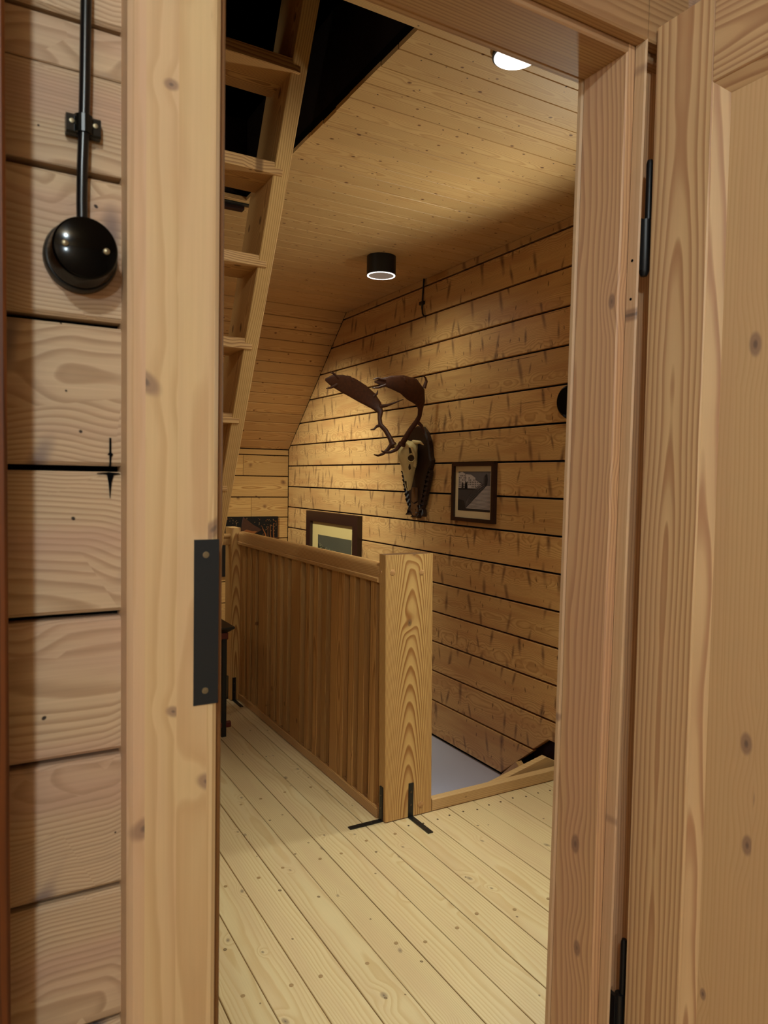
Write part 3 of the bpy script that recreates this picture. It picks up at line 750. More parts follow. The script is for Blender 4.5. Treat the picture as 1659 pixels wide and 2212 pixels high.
# ------------------------------------------------------------------ ladder stair to the attic
ld = thing('ladder_stair', 'steep open pine ladder stair rising through the dark attic hatch', 'ladder', (0.7, 3.87, 0))
th = math.radians(28.473)
sY, sZ = -math.sin(th), math.cos(th)          # up along the stringer
def lad(yf, z):                               # front line of the ladder
    return 3.867 - z * math.tan(th)
def stringer(x0, x1):
    W_ = 0.222 / math.cos(th)                 # horizontal width of the board
    zt = 3.45
    pts = [(3.867, 0.0), (3.867 + W_, 0.0), (3.867 + W_ - zt * math.tan(th), zt), (3.867 - zt * math.tan(th), zt)]
    m_ = MB().prism(pts, lambda u, v, d: (d, u, v), x0, x1, 0.002)
    o = m_.build('stringer', M['ladder'], ld, centre=False)
    # rebuild with local grain along the board
    return o
for x0, x1 in ((0.943, 1.0), (0.36, 0.417)):
    L = 3.45 / math.cos(th)
    o = MB().bar(2, 0.0, L + 0.12, -0.0285, 0.0285, 0.0, 0.222, 0.003).build('stringer', M['ladder'], ld, centre=False)
    o.location = Vector(((x0 + x1) / 2, 3.867, 0.0)) - Vector(ld.location)
    o.rotation_euler = (th, 0, 0)
for k in range(1, 12):
    z1 = 0.2857 * k
    yf = 3.867 - (z1 - 0.02) * math.tan(th)
    MB().bar(0, 0.39, 0.973, yf, yf + 0.205, z1 - 0.042, z1, 0.002).build('tread', M['tread'], ld)

# small dark latch hanging at the far edge of the hatch
hl = thing('hatch_latch', 'dark latch block under the far edge of the attic hatch', 'latch', (1.05, 3.42, ZC))
MB().bar(0, 0.80, 1.14, 3.40, 3.44, ZC - 0.022, ZC, 0.003).build('block', M['darkbeam'], hl)
MB().bar(0, 0.78, 1.16, 3.37, 3.40, ZC - 0.008, ZC, 0.002).build('plate', M['black'], hl)

# ------------------------------------------------------------------ lamps
def downlight(label, x, y, r, h, spot_e, inset=False, cone=150, led='lens', name='ceiling_spotlight'):
    t_ = thing(name, label, 'lamp', (x, y, ZC))
    z0 = ZC - h
    fn = lambda a, b, hh: (x + a, y + b, hh)
    MB().lathe([(r, ZC), (r, z0 + 0.001), (r - 0.002, z0), (r - 0.004, z0)], fn, 48).build('housing', M['black'], t_, True) if not inset else \
        MB().lathe([(r, ZC + 0.001), (r, z0), (r - 0.006, z0 - 0.001), (r - 0.006, z0)], fn, 48).build('rim', M['black'], t_, True)
    ri = r - 0.003 if not inset else r - 0.0055
    MB().lathe([(ri, z0 - 0.0005), (ri, z0 - 0.003), (ri - 0.008, z0 - 0.003), (ri - 0.008, z0 - 0.0005)], fn, 48, cap=False).build('glow_ring', M['ring'], t_, True)
    MB().lathe([(ri - 0.008, z0 - 0.0006), (ri - 0.008, z0 - 0.0016)], fn, 48).build('lens', M[led], t_, True)
    l_ = lamp(name + '_light', 'SPOT', (x, y, z0 - 0.012), spot_e, WARM, ri * 0.8, cone, 0.6)
    l_.parent = t_
    l_.location = (0, 0, z0 - 0.012 - ZC)
    return t_
downlight('black cylindrical ceiling spotlight with glowing rim above the gable wall', 2.085, 3.74, 0.085, 0.108, 20, cone=172)
bpy.data.lights['ceiling_spotlight_light'].spot_blend = 1.0
downlight('round white downlight disc in the ceiling, half hidden by the door head', 1.44, 1.77, 0.070, 0.012, 140, True, 100, 'led')
S_IN = bpy.data.lights['ceiling_spotlight_light.001']
S_IN.spot_blend = 1.0
def aim(t_, p, q, blend=1.0):
    for c_ in t_.children:
        if c_.type == 'LIGHT':
            c_.rotation_euler = (Vector(q) - Vector(p)).to_track_quat('-Z', 'Y').to_euler()
            c_.data.spot_blend = blend
ladder_fill = downlight('unseen added spotlight above the door head, lighting the ladder', 0.72, 1.20, 0.085, 0.108, 60, cone=60)  # fill light added out of view for the ladder front
aim(ladder_fill, (0.72, 1.20, 2.63), (0.85, 2.75, 2.1))
gable_fill = downlight('unseen added spotlight behind the right door post, brightening the gable', 1.95, 1.45, 0.085, 0.108, 40, cone=150)  # fill light added out of view to brighten the gable planks
far_spot = downlight('black cylindrical ceiling spotlight behind the ladder, aimed at the far corner', 1.05, 4.85, 0.085, 0.108, 330, cone=84)
aim(far_spot, (1.05, 4.85, 2.63), (2.55, 5.30, 0.95), 1.0)

# ------------------------------------------------------------------ gable wall objects
def ring_frame(mb, y0, y1, z0, z1, w_, x0, x1):
    """picture frame: mitred box ring facing -X, from wall x0 out to x1"""
    o_ = [(y0, z0), (y1, z0), (y1, z1), (y0, z1)]
    i_ = [(y0 + w_, z0 + w_), (y1 - w_, z0 + w_), (y1 - w_, z1 - w_), (y0 + w_, z1 - w_)]
    vs = [(x0, *p) for p in o_] + [(x1, *p) for p in o_] + [(x1, *p) for p in i_] + [(x0, *p) for p in i_]
    fs = []
    for k in range(4):
        n_ = (k + 1) % 4
        fs += [(k, n_, 4 + n_, 4 + k), (4 + k, 4 + n_, 8 + n_, 8 + k), (8 + k, 8 + n_, 12 + n_, 12 + k)]
    mb.add(vs, fs)
    return mb
# photo frame: u runs left to right in the picture (Y decreasing)
p1 = thing('framed_photo', 'small dark-framed black and white photo of a couple on steps, right of the antlers', 'picture', (XW, 3.39, 1.21))
Y0, Y1, Z0, Z1 = 3.200, 3.607, 1.209, 1.557
ring_frame(MB(), Y0, Y1, Z0, Z1, 0.022, XW, XW - 0.028).build('frame', M['walnut'], p1)
MB().box(XW - 0.012, XW - 0.003, Y0 + 0.02, Y1 - 0.02, Z0 + 0.02, Z1 - 0.02).build('mat_board', M['mat'], p1)
PW, PH = 0.310, 0.232
pu0, pv0 = Y1 - 0.052, Z0 + 0.063
fx = lambda u, v, d: (XW - 0.0121 - d, pu0 - u * PW, pv0 + v * PH)
pr = MB()
def flat(mb, mat, pts, lay):
    mb.mat(mat).prism(pts, fx, 0.0, lay * 0.00025)
R4 = lambda a, b, c, d: [(a, c), (b, c), (b, d), (a, d)]
flat(pr, M['pr_mid'], R4(0, 1, 0, 1), 1)
flat(pr, M['pr_mid2'], R4(0, 0.62, 0, 0.56), 2)
flat(pr, M['pr_dark'], [(0, 0), (1, 0), (1, 0.05), (0.26, 0.07), (0.2, 0.25), (0, 0.3)], 3)
flat(pr, M['pr_light'], [(0, 0.58), (0.22, 0.58), (0.22, 0.94), (0.12, 0.99), (0, 0.96)], 3)
flat(pr, M['pr_light'], [(0.24, 0.56), (0.54, 0.56), (0.54, 0.84), (0.40, 0.92), (0.24, 0.93)], 3)
flat(pr, M['pr_light'], [(0.55, 0.57), (0.76, 0.60), (0.72, 0.70), (0.55, 0.78)], 3)
rr_ = random.Random(3)
for bx in range(14):
    for by in range(6):
        u = 0.02 + bx * 0.052; v = 0.60 + by * 0.055
        if v < 0.93 - u * 0.28 and rr_.random() < 0.85:
            flat(pr, M['pr_dark'] if rr_.random() < 0.6 else M['pr_mid2'], R4(u, u + 0.024, v, v + 0.034), 4)
flat(pr, M['pr_dark'], R4(0, 0.55, 0.535, 0.575), 4)
for tu in (0.14, 0.24, 0.27):
    flat(pr, M['pr_dark'], [(tu - 0.035, 0.56), (tu + 0.035, 0.56), (tu + 0.025, 0.70), (tu, 0.74), (tu - 0.025, 0.69)], 5)
ns_ = 19
for k in range(ns_):
    v = 0.065 + k * 0.031
    ul = 0.26 + 0.64 * (k / ns_)
    flat(pr, M['pr_light'], [(ul, v), (1.0, v), (1.0, v + 0.019), (ul + 0.018, v + 0.019)], 4)
    um = 0.26 + 0.18 * (k / ns_) + 0.30 * (k / ns_) ** 2
    flat(pr, M['pr_dark'], [(ul, v), (ul + 0.02, v + 0.028), (um + 0.04, v + 0.19 - 0.12 * k / ns_), (um, v + 0.19 - 0.12 * k / ns_)], 6)
    flat(pr, M['pr_mid'], [(ul - 0.012, v + 0.002), (ul, v + 0.012), (um + 0.03, v + 0.182 - 0.12 * k / ns_), (um + 0.016, v + 0.182 - 0.12 * k / ns_)], 7)
flat(pr, M['pr_dark'], [(0.84, 0.66), (0.90, 0.66), (0.915, 0.80), (0.90, 0.92), (0.875, 0.94), (0.85, 0.91), (0.82, 0.88), (0.80, 0.74), (0.80, 0.66)], 8)
flat(pr, M['pr_mid2'], [(0.80, 0.66), (0.845, 0.66), (0.85, 0.86), (0.82, 0.88), (0.80, 0.84)], 9)
pr.build('print', None, p1)

p2 = thing('framed_landscape', 'large dark-framed landscape print behind the handrail in the far corner', 'picture', (XW, 5.26, 0.45))
Y0, Y1, Z0, Z1 = 4.800, 5.761, 0.45, 1.170
ring_frame(MB(), Y0, Y1, Z0, Z1, 0.085, XW, XW - 0.042).build('frame', M['walnut'], p2)
MB().box(XW - 0.016, XW - 0.003, Y0 + 0.08, Y1 - 0.08, Z0 + 0.08, Z1 - 0.08).build('mat_board', M['mat2'], p2)
fx = lambda u, v, d: (XW - 0.0161 - d, 5.565 - u * 0.625, 0.62 + v * 0.355)
pr = MB()
flat(pr, M['pr_sky'], R4(0, 1, 0, 1), 1)
flat(pr, M['pr_green'], [(0, 0), (1, 0), (1, 0.52), (0.8, 0.60), (0.62, 0.56), (0.45, 0.62), (0.25, 0.70), (0.1, 0.76), (0, 0.78)], 2)
for k in range(150):
    u = rr_.random(); v = 0.78 - 0.26 * u + rr_.uniform(-0.07, 0.03)
    s_ = rr_.uniform(0.004, 0.013)
    flat(pr, M['pr_pale'] if rr_.random() < 0.5 else M['pr_sky'], [(u - s_, v), (u, v - s_), (min(1, u + s_), v), (u, v + s_)], 3)
for tu in (0.22, 0.28, 0.60, 0.67):
    flat(pr, M['pr_pale'], [(tu, 0.1), (tu + 0.02, 0.1), (tu + 0.045, 0.52), (tu + 0.035, 0.52)], 3)
pr.build('print', None, p2)

# skull mount ---------------------------------------------------------------
sk = thing('deer_skull_mount', 'fallow deer skull with palmate antlers on a carved dark wooden shield', 'trophy', (XW, 4.0, 1.21))
fxw = lambda u, v, d: (XW - d, u, v)
half = [(0.00, 1.800), (0.05, 1.792), (0.10, 1.755), (0.135, 1.70), (0.150, 1.64), (0.158, 1.60), (0.172, 1.575), (0.165, 1.545), (0.145, 1.50), (0.125, 1.44), (0.10, 1.37), (0.075, 1.30), (0.06, 1.25), (0.0, 1.235)]
pts = [(4.0 - a, z) for a, z in half] + [(4.0 + a, z) for a, z in half[-2:0:-1]]
MB().prism(pts, fxw, 0.0, 0.036, 0.008).build('shield', M['board'], sk)
MB().prism([(3.972, 1.40), (4.028, 1.40), (4.030, 1.31), (4.0, 1.295), (3.970, 1.31)], fxw, 0.034, 0.050, 0.003).build('plaque_strip', M['plaque'], sk)
MB().prism([(3.962, 1.305), (3.98, 1.298), (4.0, 1.288), (4.02, 1.298), (4.038, 1.305), (4.044, 1.25), (4.030, 1.222), (4.0, 1.212), (3.970, 1.222), (3.956, 1.25)], fxw, 0.026, 0.046, 0.003).build('plaque', M['plaque'], sk)
def leaf(cy, cz, ang, L, Wd):
    d = Vector((math.cos(ang), math.sin(ang))); n_ = Vector((-d.y, d.x))
    prof = [(0.0, 0.12), (0.25, 0.5), (0.5, 0.42), (0.62, 0.5), (0.85, 0.28), (1.0, 0.0)]
    up_ = [Vector((cy, cz)) + d * (t_ * L) + n_ * (w_ * Wd) for t_, w_ in prof]
    dn_ = [Vector((cy, cz)) + d * (t_ * L) - n_ * (w_ * Wd) for t_, w_ in prof[-2::-1]]
    ring = up_ + dn_
    vs = [(XW - 0.010, p.x, p.y) for p in ring] + [(XW - 0.036, p.x, p.y) for p in ring]
    N = len(ring)
    mid = [Vector((cy, cz)) + d * (t_ * L) for t_ in (0.0, 0.5, 0.95)]
    vs += [(XW - 0.052, p.x, p.y) for p in mid]
    fs = [(i, (i + 1) % N, N + (i + 1) % N, N + i) for i in range(N)]
    a_, b_, c_ = 2 * N, 2 * N + 1, 2 * N + 2
    nu = len(up_)
    for i in range(N):
        j = (i + 1) % N
        t_ = prof[i][0] if i < nu else prof[N - i][0] if N - i < nu else 0
        fs.append((N + i, N + j, a_ if t_ < 0.3 else b_ if t_ < 0.8 else c_))
    fs += [(a_, b_, N), ]
    MB().add(vs, fs[:-1]).build('carved_leaf', M['board'], sk)
for s in (-1, 1):
    for k in range(7):
        tt = k / 6
        cy = 4.0 + s * (0.062 + 0.062 * tt)
        cz = 1.262 + 0.185 * tt
        ang = math.radians(90 - s * 34 if True else 0)
        leaf(cy, cz, ang, 0.085 - 0.015 * abs(tt - 0.5), 0.034)
    leaf(4.0 + s * 0.045, 1.285, math.radians(-90 + s * 38), 0.09, 0.042)
    leaf(4.0 + s * 0.022, 1.26, math.radians(-90 + s * 12), 0.06, 0.03)

# skull: lofted rings from the occiput down to the nose
rings_ = [  # z, x centre, half width (Y), half depth (X)
    (1.700, 2.478, 0.018, 0.016), (1.690, 2.470, 0.046, 0.040), (1.662, 2.455, 0.060, 0.055), (1.630, 2.448, 0.062, 0.060), (1.600, 2.448, 0.066, 0.058),
    (1.572, 2.452, 0.064, 0.052), (1.545, 2.456, 0.050, 0.046), (1.515, 2.458, 0.042, 0.040), (1.480, 2.460, 0.034, 0.033), (1.445, 2.462, 0.027, 0.025), (1.415, 2.463, 0.022, 0.018), (1.392, 2.463, 0.017, 0.012), (1.382, 2.463, 0.010, 0.007)]
def ringpt(r, a):
    z, xc, hw, hd = r
    c_, s_ = math.cos(a), math.sin(a)
    # squarer cheek, flatter brow
    c2 = math.copysign(abs(c_) ** 0.8, c_); s2 = math.copysign(abs(s_) ** 0.8, s_)
    return (xc - hd * c2, 4.0 + hw * s2, z)
n_ = 28
sm = MB()
vs = [ringpt(r, 2 * math.pi * i / n_) for r in rings_ for i in range(n_)]
fs = []
for j in range(len(rings_) - 1):
    fs += [(j * n_ + i, j * n_ + (i + 1) % n_, (j + 1) * n_ + (i + 1) % n_, (j + 1) * n_ + i) for i in range(n_)]
fs += [tuple(range(n_)), tuple(range((len(rings_) - 1) * n_, len(rings_) * n_))]
sm.add(vs, fs)
# cheek bones, pedicles, occipital spur, nasal fork
for s in (-1, 1):
    sm.tube([(2.440, 4.0 + s * 0.060, 1.655), (2.448, 4.0 + s * 0.073, 1.620), (2.462, 4.0 + s * 0.070, 1.575), (2.468, 4.0 + s * 0.055, 1.535)], [0.010, 0.008, 0.009, 0.012], 10)
    sm.tube([(2.425, 4.0 + s * 0.035, 1.655), (2.392, 4.0 + s * 0.045, 1.672), (2.378, 4.0 + s * 0.049, 1.678)], [0.020, 0.015, 0.014], 12)
    sm.tube([(2.470, 4.0 + s * 0.03, 1.69), (2.488, 4.0 + s * 0.085, 1.690), (2.495, 4.0 + s * 0.115, 1.672)], [0.016, 0.010, 0.003], 10)
    sm.tube([(2.445, 4.0 + s * 0.014, 1.46), (2.447, 4.0 + s * 0.012, 1.41), (2.456, 4.0 + s * 0.008, 1.378)], [0.010, 0.007, 0.004], 8)
skull = sm.build('skull', M['bone'], sk, True)
for s in (-1, 1):
    c0 = Vector((2.4345, 4.0 + s * 0.0655, 1.587)); nrm = Vector((-0.45, s * 0.9, 0.0)).normalized()
    t1_ = Vector((0, 0, 1)); t2_ = nrm.cross(t1_)
    MB().lathe([(0.0215, 0.0058), (0.0200, 0.0066), (0.0150, 0.0062), (0.006, 0.0058)], lambda a, b, h, c0=c0, nrm=nrm, t1_=t1_, t2_=t2_: tuple(c0 + t1_ * a + t2_ * b + nrm * h), 24).build('eye_socket', M['bone_shade'], skull, True)
    MB().lathe([(0.0275, -0.012), (0.0260, 0.0070), (0.0230, 0.0095), (0.0205, 0.0060)], lambda a, b, h, c0=c0, nrm=nrm, t1_=t1_, t2_=t2_: tuple(c0 + t1_ * a + t2_ * b + nrm * h), 24, cap=False).build('eye_rim', M['bone'], skull, True)
    MB().prism([(0.004, 1.553), (0.010, 1.55), (0.014, 1.52), (0.008, 1.512), (0.003, 1.53)], lambda u, v, d, s=s: (2.428 + u, 4.0 + s * (0.034 + d + u * 0.8), v), 0.0, 0.010, 0.0).build('preorbital_opening', M['bone_shade'], skull)
    for k in range(8):
        zz = 1.565 - k * 0.0115
        MB().box(2.478 + 0.0005 * k * k * -1.0 - 0.002, 2.492 + 0.0005 * k * k * -1.0, 4.0 + s * 0.044 - s * 0.0018 * k - 0.005, 4.0 + s * 0.044 - s * 0.0018 * k + 0.005, zz - 0.0045, zz + 0.0045).build('tooth', M['bone'], skull)

MB().prism([(3.992, 1.440), (4.008, 1.440), (4.006, 1.40), (4.0, 1.386), (3.994, 1.40)], lambda u, v, d: (2.432 + d + (1.44 - v) * 0.34, u, v), 0.0, 0.012).build('nose_opening', M['bone_shade'], skull)
for s in (-1, 1):
    MB().prism([(2.420, 1.655), (2.448, 1.648), (2.446, 1.622), (2.424, 1.615)], lambda u, v, d, s=s: (u, 4.0 + s * (0.0565 + d), v), 0.0, 0.0065, 0.001).build('temple_hollow', M['bone_shade'], skull)
def antler(beam, radii, flats, tines, name):
    a_ = MB().mat(M['antler'])
    F_ = next(f[0] for f in flats if f)
    flats = [f or (F_, radii[i]) for i, f in enumerate(flats)]
    a_.tube(beam, radii, 16, flats)
    p0 = Vector(beam[0])
    d0 = (Vector(beam[1]) - p0).normalized()
    a_.tube([p0 - d0 * 0.004, p0 + d0 * 0.010], [0.026, 0.024], 14)
    for path, r0, r1 in tines:
        n2 = len(path)
        a_.tube(path, [r0 + (r1 - r0) * i / (n2 - 1) for i in range(n2)], 9)
    a_.mat(M['tip'])
    for path, r0, r1 in tines:
        e1, e0 = Vector(path[-1]), Vector(path[-2])
        a_.tube([e1 + (e0 - e1) * 0.35, e1], [r1 + (r0 - r1) * 0.35 / (len(path) - 1) + 0.0006, r1 * 0.7], 8)
    o = a_.build('antler', None, sk, True)
    return o
# far antler (towards the corner)
FX = (0.55, 0.0, 0.84)
antler([(2.371, 4.052, 1.668), (2.366, 4.085, 1.715), (2.352, 4.125, 1.770), (2.330, 4.155, 1.806), (2.340, 4.185, 1.850), (2.356, 4.205, 1.893), (2.340, 4.225, 1.935), (2.300, 4.240, 1.975), (2.240, 4.248, 2.012), (2.165, 4.250, 2.047), (2.085, 4.245, 2.068), (2.010, 4.235, 2.078), (1.960, 4.225, 2.078)],
       [0.019, 0.0165, 0.0155, 0.016, 0.014, 0.0135, 0.012, 0.010, 0.009, 0.008, 0.0075, 0.006, 0.003],
       [None, None, None, None, None, (FX, 0.020), (FX, 0.038), (FX, 0.054), (FX, 0.063), (FX, 0.064), (FX, 0.056), (FX, 0.036), (FX, 0.008)],
       [([(2.366, 4.06, 1.680), (2.335, 4.065, 1.640), (2.30, 4.065, 1.612), (2.262, 4.06, 1.600), (2.228, 4.05, 1.606)], 0.015, 0.004),
        ([(2.333, 4.152, 1.806), (2.305, 4.160, 1.795), (2.285, 4.16, 1.775), (2.258, 4.155, 1.770)], 0.012, 0.004),
        ([(2.352, 4.215, 1.930), (2.40, 4.205, 1.940), (2.44, 4.19, 1.955), (2.505, 4.16, 1.985)], 0.014, 0.003),
        ([(2.315, 4.238, 1.995), (2.345, 4.235, 2.018), (2.350, 4.235, 2.040)], 0.012, 0.003),
        ([(2.165, 4.250, 2.085), (2.15, 4.25, 2.112), (2.125, 4.25, 2.118)], 0.013, 0.004),
        ([(2.06, 4.240, 2.095), (2.02, 4.235, 2.125), (1.995, 4.23, 2.128)], 0.012, 0.003),
        ([(2.05, 4.240, 2.055), (2.00, 4.235, 2.030), (1.97, 4.23, 2.022)], 0.012, 0.003)], 'antler')
FY = (0.75, 0.0, 0.66)
antler([(2.373, 3.950, 1.672), (2.385, 3.92, 1.720), (2.405, 3.895, 1.770), (2.428, 3.865, 1.815), (2.436, 3.845, 1.850), (2.432, 3.83, 1.890), (2.425, 3.818, 1.925), (2.400, 3.808, 1.968), (2.350, 3.803, 2.005), (2.280, 3.806, 2.030), (2.205, 3.812, 2.036), (2.145, 3.818, 2.034), (2.098, 3.822, 2.032)],
       [0.019, 0.0165, 0.0155, 0.016, 0.014, 0.0135, 0.012, 0.010, 0.009, 0.0085, 0.007, 0.005, 0.003],
       [None, None, None, None, None, (FY, 0.018), (FY, 0.036), (FY, 0.062), (FY, 0.074), (FY, 0.058), (FY, 0.040), (FY, 0.022), (FY, 0.006)],
       [([(2.370, 3.955, 1.68), (2.345, 3.97, 1.64), (2.31, 3.98, 1.622), (2.275, 3.985, 1.618), (2.245, 3.985, 1.628)], 0.015, 0.004),
        ([(2.430, 3.865, 1.815), (2.455, 3.85, 1.79), (2.465, 3.84, 1.755), (2.470, 3.835, 1.735)], 0.013, 0.004),
        ([(2.440, 3.806, 2.020), (2.452, 3.80, 2.062), (2.445, 3.80, 2.082), (2.425, 3.80, 2.098)], 0.013, 0.003),
        ([(2.30, 3.805, 2.055), (2.29, 3.805, 2.082)], 0.010, 0.003),
        ([(2.17, 3.815, 2.018), (2.12, 3.82, 1.998), (2.085, 3.825, 1.995)], 0.010, 0.003),
        ([(2.17, 3.815, 2.046), (2.12, 3.82, 2.055), (2.09, 3.825, 2.046)], 0.009, 0.003)], 'antler')

# cable and wall fitting on the gable
c1 = thing('wall_cable', 'thin black cable run coming down the gable wall from the ceiling', 'cable', (XW, 4.0, 2.5))
MB().tube([(XW - 0.008, 3.992, 2.747), (XW - 0.008, 4.005, 2.62), (XW - 0.008, 4.008, 2.56), (XW - 0.008, 4.000, 2.525), (XW - 0.008, 3.985, 2.508), (XW - 0.002, 3.970, 2.503)], [0.0055] * 6, 10).build('cable', M['cable'], c1, True)
MB().bar(1, 3.987, 4.030, XW - 0.018, XW, 2.583, 2.606, 0.003).build('cable_clip', M['bakelite_base'], c1)
wd = thing('wall_lamp', 'round black wall lamp on the gable half hidden by the right door post', 'lamp', (XW, 2.63, 1.845))
fd = lambda a, b, h: (XW - h, 2.632 + a, 1.845 + b)
MB().lathe([(0.087, 0.0), (0.087, 0.012), (0.082, 0.018)], fd, 40).build('base', M['black'], wd, True)
MB().lathe([(0.078, 0.018), (0.076, 0.034), (0.066, 0.042)], fd, 40).build('shade', M['bakelite'], wd, True)
wl = lamp('wall_lamp_light', 'SPOT', (2.46, 2.49, 1.845), 38, WARM, 0.06, 168, 0.5, (1.0, 2.45, 1.845))

# carved panel on the knee wall
cp = thing('carved_panel', 'black carved wooden relief of trees and a mountain on the knee wall', 'carving', (2.07, YK, 0.55))
CX0, CX1, CZ0, CZ1 = 1.70, 2.443, 0.56, 1.092
fk = lambda u, v, d: (u, YK - d, v)
MB().prism([(CX0, CZ0), (CX1, CZ0), (CX1, CZ1), (CX0, CZ1)], fk, 0.002, 0.026, 0.002).build('ground', M['carve_black'], cp)
MB().prism([(2.108, CZ1 - 0.004), (2.13, 1.075), (2.20, 1.02), (2.26, 0.985), (2.285, 0.968), (2.17, 0.902), (2.13, 0.905), (2.09, 0.965), (2.095, 1.03)], fk, 0.025, 0.034, 0.003).build('mountain', M['carve_dark'], cp)
MB().prism([(2.095, 0.955), (2.14, 0.975), (2.19, 0.960), (2.24, 0.958), (2.17, 0.904), (2.13, 0.907), (2.10, 0.93)], fk, 0.033, 0.037, 0.001).build('mountain_face', M['carve_brown'], cp)  # raised brown piece of the carved mountain
MB().prism([(2.13, 0.885), (2.30, 0.905), (2.44, 0.90), (2.44, 0.80), (2.30, 0.82), (2.16, 0.86)], fk, 0.025, 0.030, 0.002).build('far_bank', M['carve_dark'], cp)
for cx in (2.180, 2.215, 2.255):
    MB().prism([(cx - 0.018, 0.862), (cx + 0.018, 0.858), (cx + 0.002, 0.918)], fk, 0.029, 0.035, 0.002).build('little_fir', M['carve_brown'], cp)
for base_x, top_x, w_, zt in ((2.325, 2.290, 0.016, 0.99), (2.372, 2.366, 0.010, 1.02), (2.402, 2.398, 0.010, 1.03), (2.348, 2.344, 0.006, 1.0), (1.80, 1.79, 0.015, 1.0), (1.9, 1.91, 0.012, 1.0)):
    MB().tube([(base_x, YK - 0.03, 0.80), (base_x + 0.004, YK - 0.03, 0.87), (base_x - 0.004, YK - 0.03, 0.93), (top_x, YK - 0.03, zt)], [w_ * 0.6, w_ * 0.5, w_ * 0.42, w_ * 0.2], 8).build('trunk', M['carve_brown'], cp, True)
lv = MB().mat(M['leaf_pale'])
for k in range(170):
    x = rr_.uniform(CX0 + 0.01, CX1 - 0.01); z = rr_.uniform(0.93, CZ1 - 0.015)
    if 2.08 < x < 2.30 and z < 1.09 - abs(x - 2.11) * 0.55 and z > 0.90:
        continue
    a = rr_.uniform(0.4, 1.6); s_ = rr_.uniform(0.004, 0.008)
    if rr_.random() < 0.4:
        lv.mat(M['carve_brown'])
    else:
        lv.mat(M['leaf_pale'])
    c_, q_ = math.cos(a) * s_, math.sin(a) * s_
    lv.prism([(x - c_, z - q_), (x - q_ * 0.35, z + c_ * 0.35), (x + c_, z + q_), (x + q_ * 0.35, z - c_ * 0.35)], fk, 0.0255, 0.0285)
o = lv.build('foliage_cuts', None, cp); o['kind'] = 'stuff'

# ------------------------------------------------------------------ narrow side table left of the railing
tb = thing('side_table', 'narrow black-legged side table with a dark flared tray top by the far newel', 'table', (1.15, 4.0, 0))
tx0, tx1, ty0, ty1 = 1.045, 1.216, 3.872, 4.20
tr = MB()
o_ = [(tx0 - 0.036, ty0 - 0.036), (tx1 + 0.036, ty0 - 0.036), (tx1 + 0.036, ty1 + 0.036), (tx0 - 0.036, ty1 + 0.036)]
i_ = [(tx0, ty0), (tx1, ty0), (tx1, ty1), (tx0, ty1)]
vs = [(*p, 0.612) for p in o_] + [(*p, 0.622) for p in o_] + [(*p, 0.598) for p in i_] + [(*p, 0.584) for p in i_]
fs = [(8, 9, 10, 11), (12, 13, 14, 15)]
for k in range(4):
    j = (k + 1) % 4
    fs += [(k, j, 4 + j, 4 + k), (4 + k, 4 + j, 8 + j, 8 + k), (k, j, 12 + j, 12 + k)]
tr.add(vs, fs).build('tray_top', M['tray'], tb)
MB().bar(1, ty0 + 0.004, ty1 - 0.004, tx0 + 0.004, tx1 + 0.012, 0.545, 0.586, 0.004).build('apron', M['redwood'], tb)
for (x, y) in ((tx0 + 0.014, ty0 + 0.014), (tx1 - 0.010, ty0 + 0.014), (tx0 + 0.014, ty1 - 0.014), (tx1 - 0.010, ty1 - 0.014)):
    MB().bar(2, 0.0, 0.55, x - 0.014, x + 0.014, y - 0.014, y + 0.014, 0.003).build('leg', M['black'], tb)
for y in (ty0 + 0.014, ty1 - 0.014):
    MB().bar(0, tx0 - 0.02, tx1 + 0.030, y - 0.013, y + 0.013, 0.050, 0.082, 0.004).build('foot_bar', M['redwood'], tb)

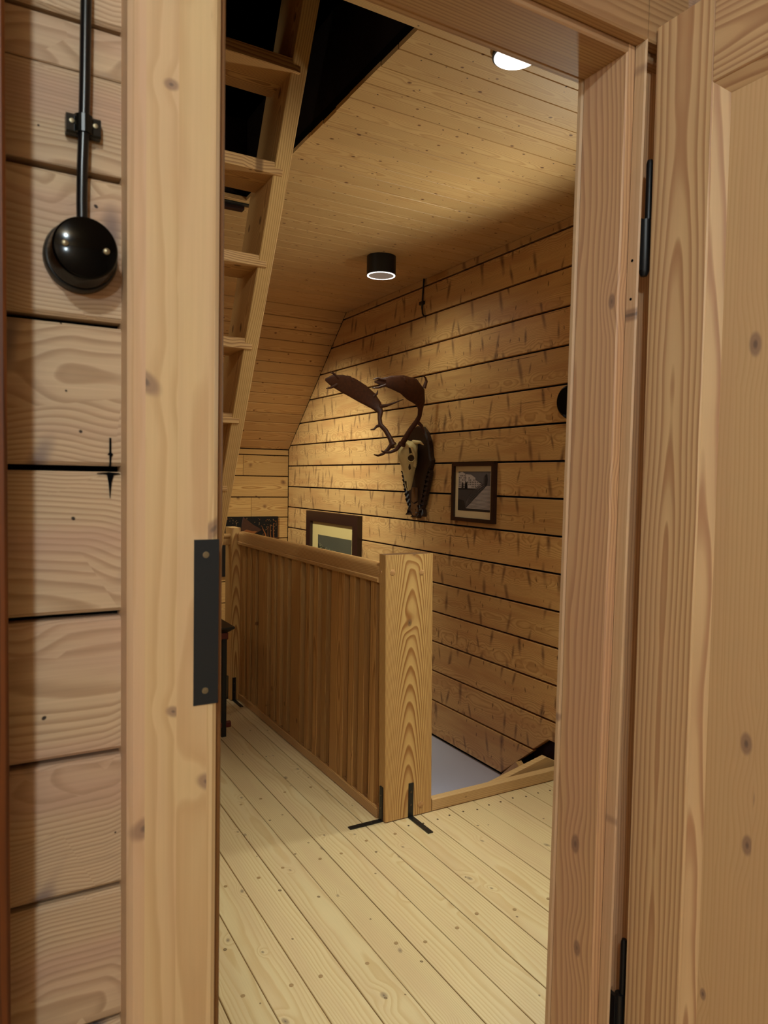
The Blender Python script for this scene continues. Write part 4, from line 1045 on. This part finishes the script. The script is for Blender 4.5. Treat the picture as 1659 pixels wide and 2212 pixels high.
# ------------------------------------------------------------------ near wall objects
jb = thing('junction_box', 'round black bakelite box with two screws on the near plank wall', 'junction box', (0.101, YN, 1.677))
fj = lambda a, b, h: (0.101 + a, YN - h, 1.678 + b)
MB().lathe([(0.0365, 0.0), (0.0365, 0.010), (0.0350, 0.0135), (0.0345, 0.0135)], fj, 56).build('base', M['bakelite_base'], jb, True)
MB().lathe([(0.0335, 0.0135), (0.0335, 0.020), (0.0318, 0.024), (0.0313, 0.0435), (0.0305, 0.0458), (0.0290, 0.0468)], fj, 56).build('cover', M['bakelite'], jb, True)
for dx in (-0.0195, 0.0195):
    MB().lathe([(0.0034, 0.0470), (0.0032, 0.0490), (0.0016, 0.0500)], lambda a, b, h, dx=dx: (0.101 + dx + a, YN - h, 1.678 + b - dx * 0.05), 16).build('screw', M['brass'], jb, True)
nc = thing('cable_run', 'thick black cable clipped down the near plank wall to the bakelite box', 'cable', (0.104, YN, 1.9))
MB().tube([(0.1075, YN - 0.012, 2.44), (0.1065, YN - 0.012, 2.10), (0.106, YN - 0.012, 1.945), (0.1045, YN - 0.012, 1.85), (0.1035, YN - 0.0125, 1.81), (0.1020, YN - 0.013, 1.770), (0.1015, YN - 0.013, 1.735), (0.1020, YN - 0.011, 1.700)], [0.0056] * 8, 16).build('cable', M['cable'], nc, True)
cl = MB().bar(0, 0.0865, 0.1205, YN - 0.012, YN, 1.8035, 1.8235, 0.002)
cl.lathe([(0.0095, 1.8045), (0.0095, 1.8225)], lambda a, b, h: (0.1035 + a, YN - 0.0105 + b, h), 20)
cl_o = cl.build('cable_clip', M['bakelite_base'], nc)
for dx in (-0.0115, 0.0115):
    MB().lathe([(0.0026, 0.0), (0.0024, 0.0012), (0.0012, 0.0014)], lambda a, b, h, dx=dx: (0.1035 + dx + a, YN - 0.012 - h, 1.8150 + b), 14).build('screw', M['brass'], cl_o, True)
hb = thing('cabinet', 'reddish-brown stained cabinet edge at the far left of the near wall', 'cabinet', (-0.2, 0.8, 0))
MB().bar(2, 0.08, 2.25, -0.45, 0.0275, 0.735, YN - 0.004, 0.003).build('body', M['mahog'], hb)
MB().bar(2, 0.12, 2.20, -0.43, -0.010, 0.717, 0.735, 0.003).build('door', M['mahog'], hb)
MB().bar(2, 0.0, 0.08, -0.44, 0.02, 0.75, YN - 0.01, 0.003).build('plinth', M['mahog'], hb)
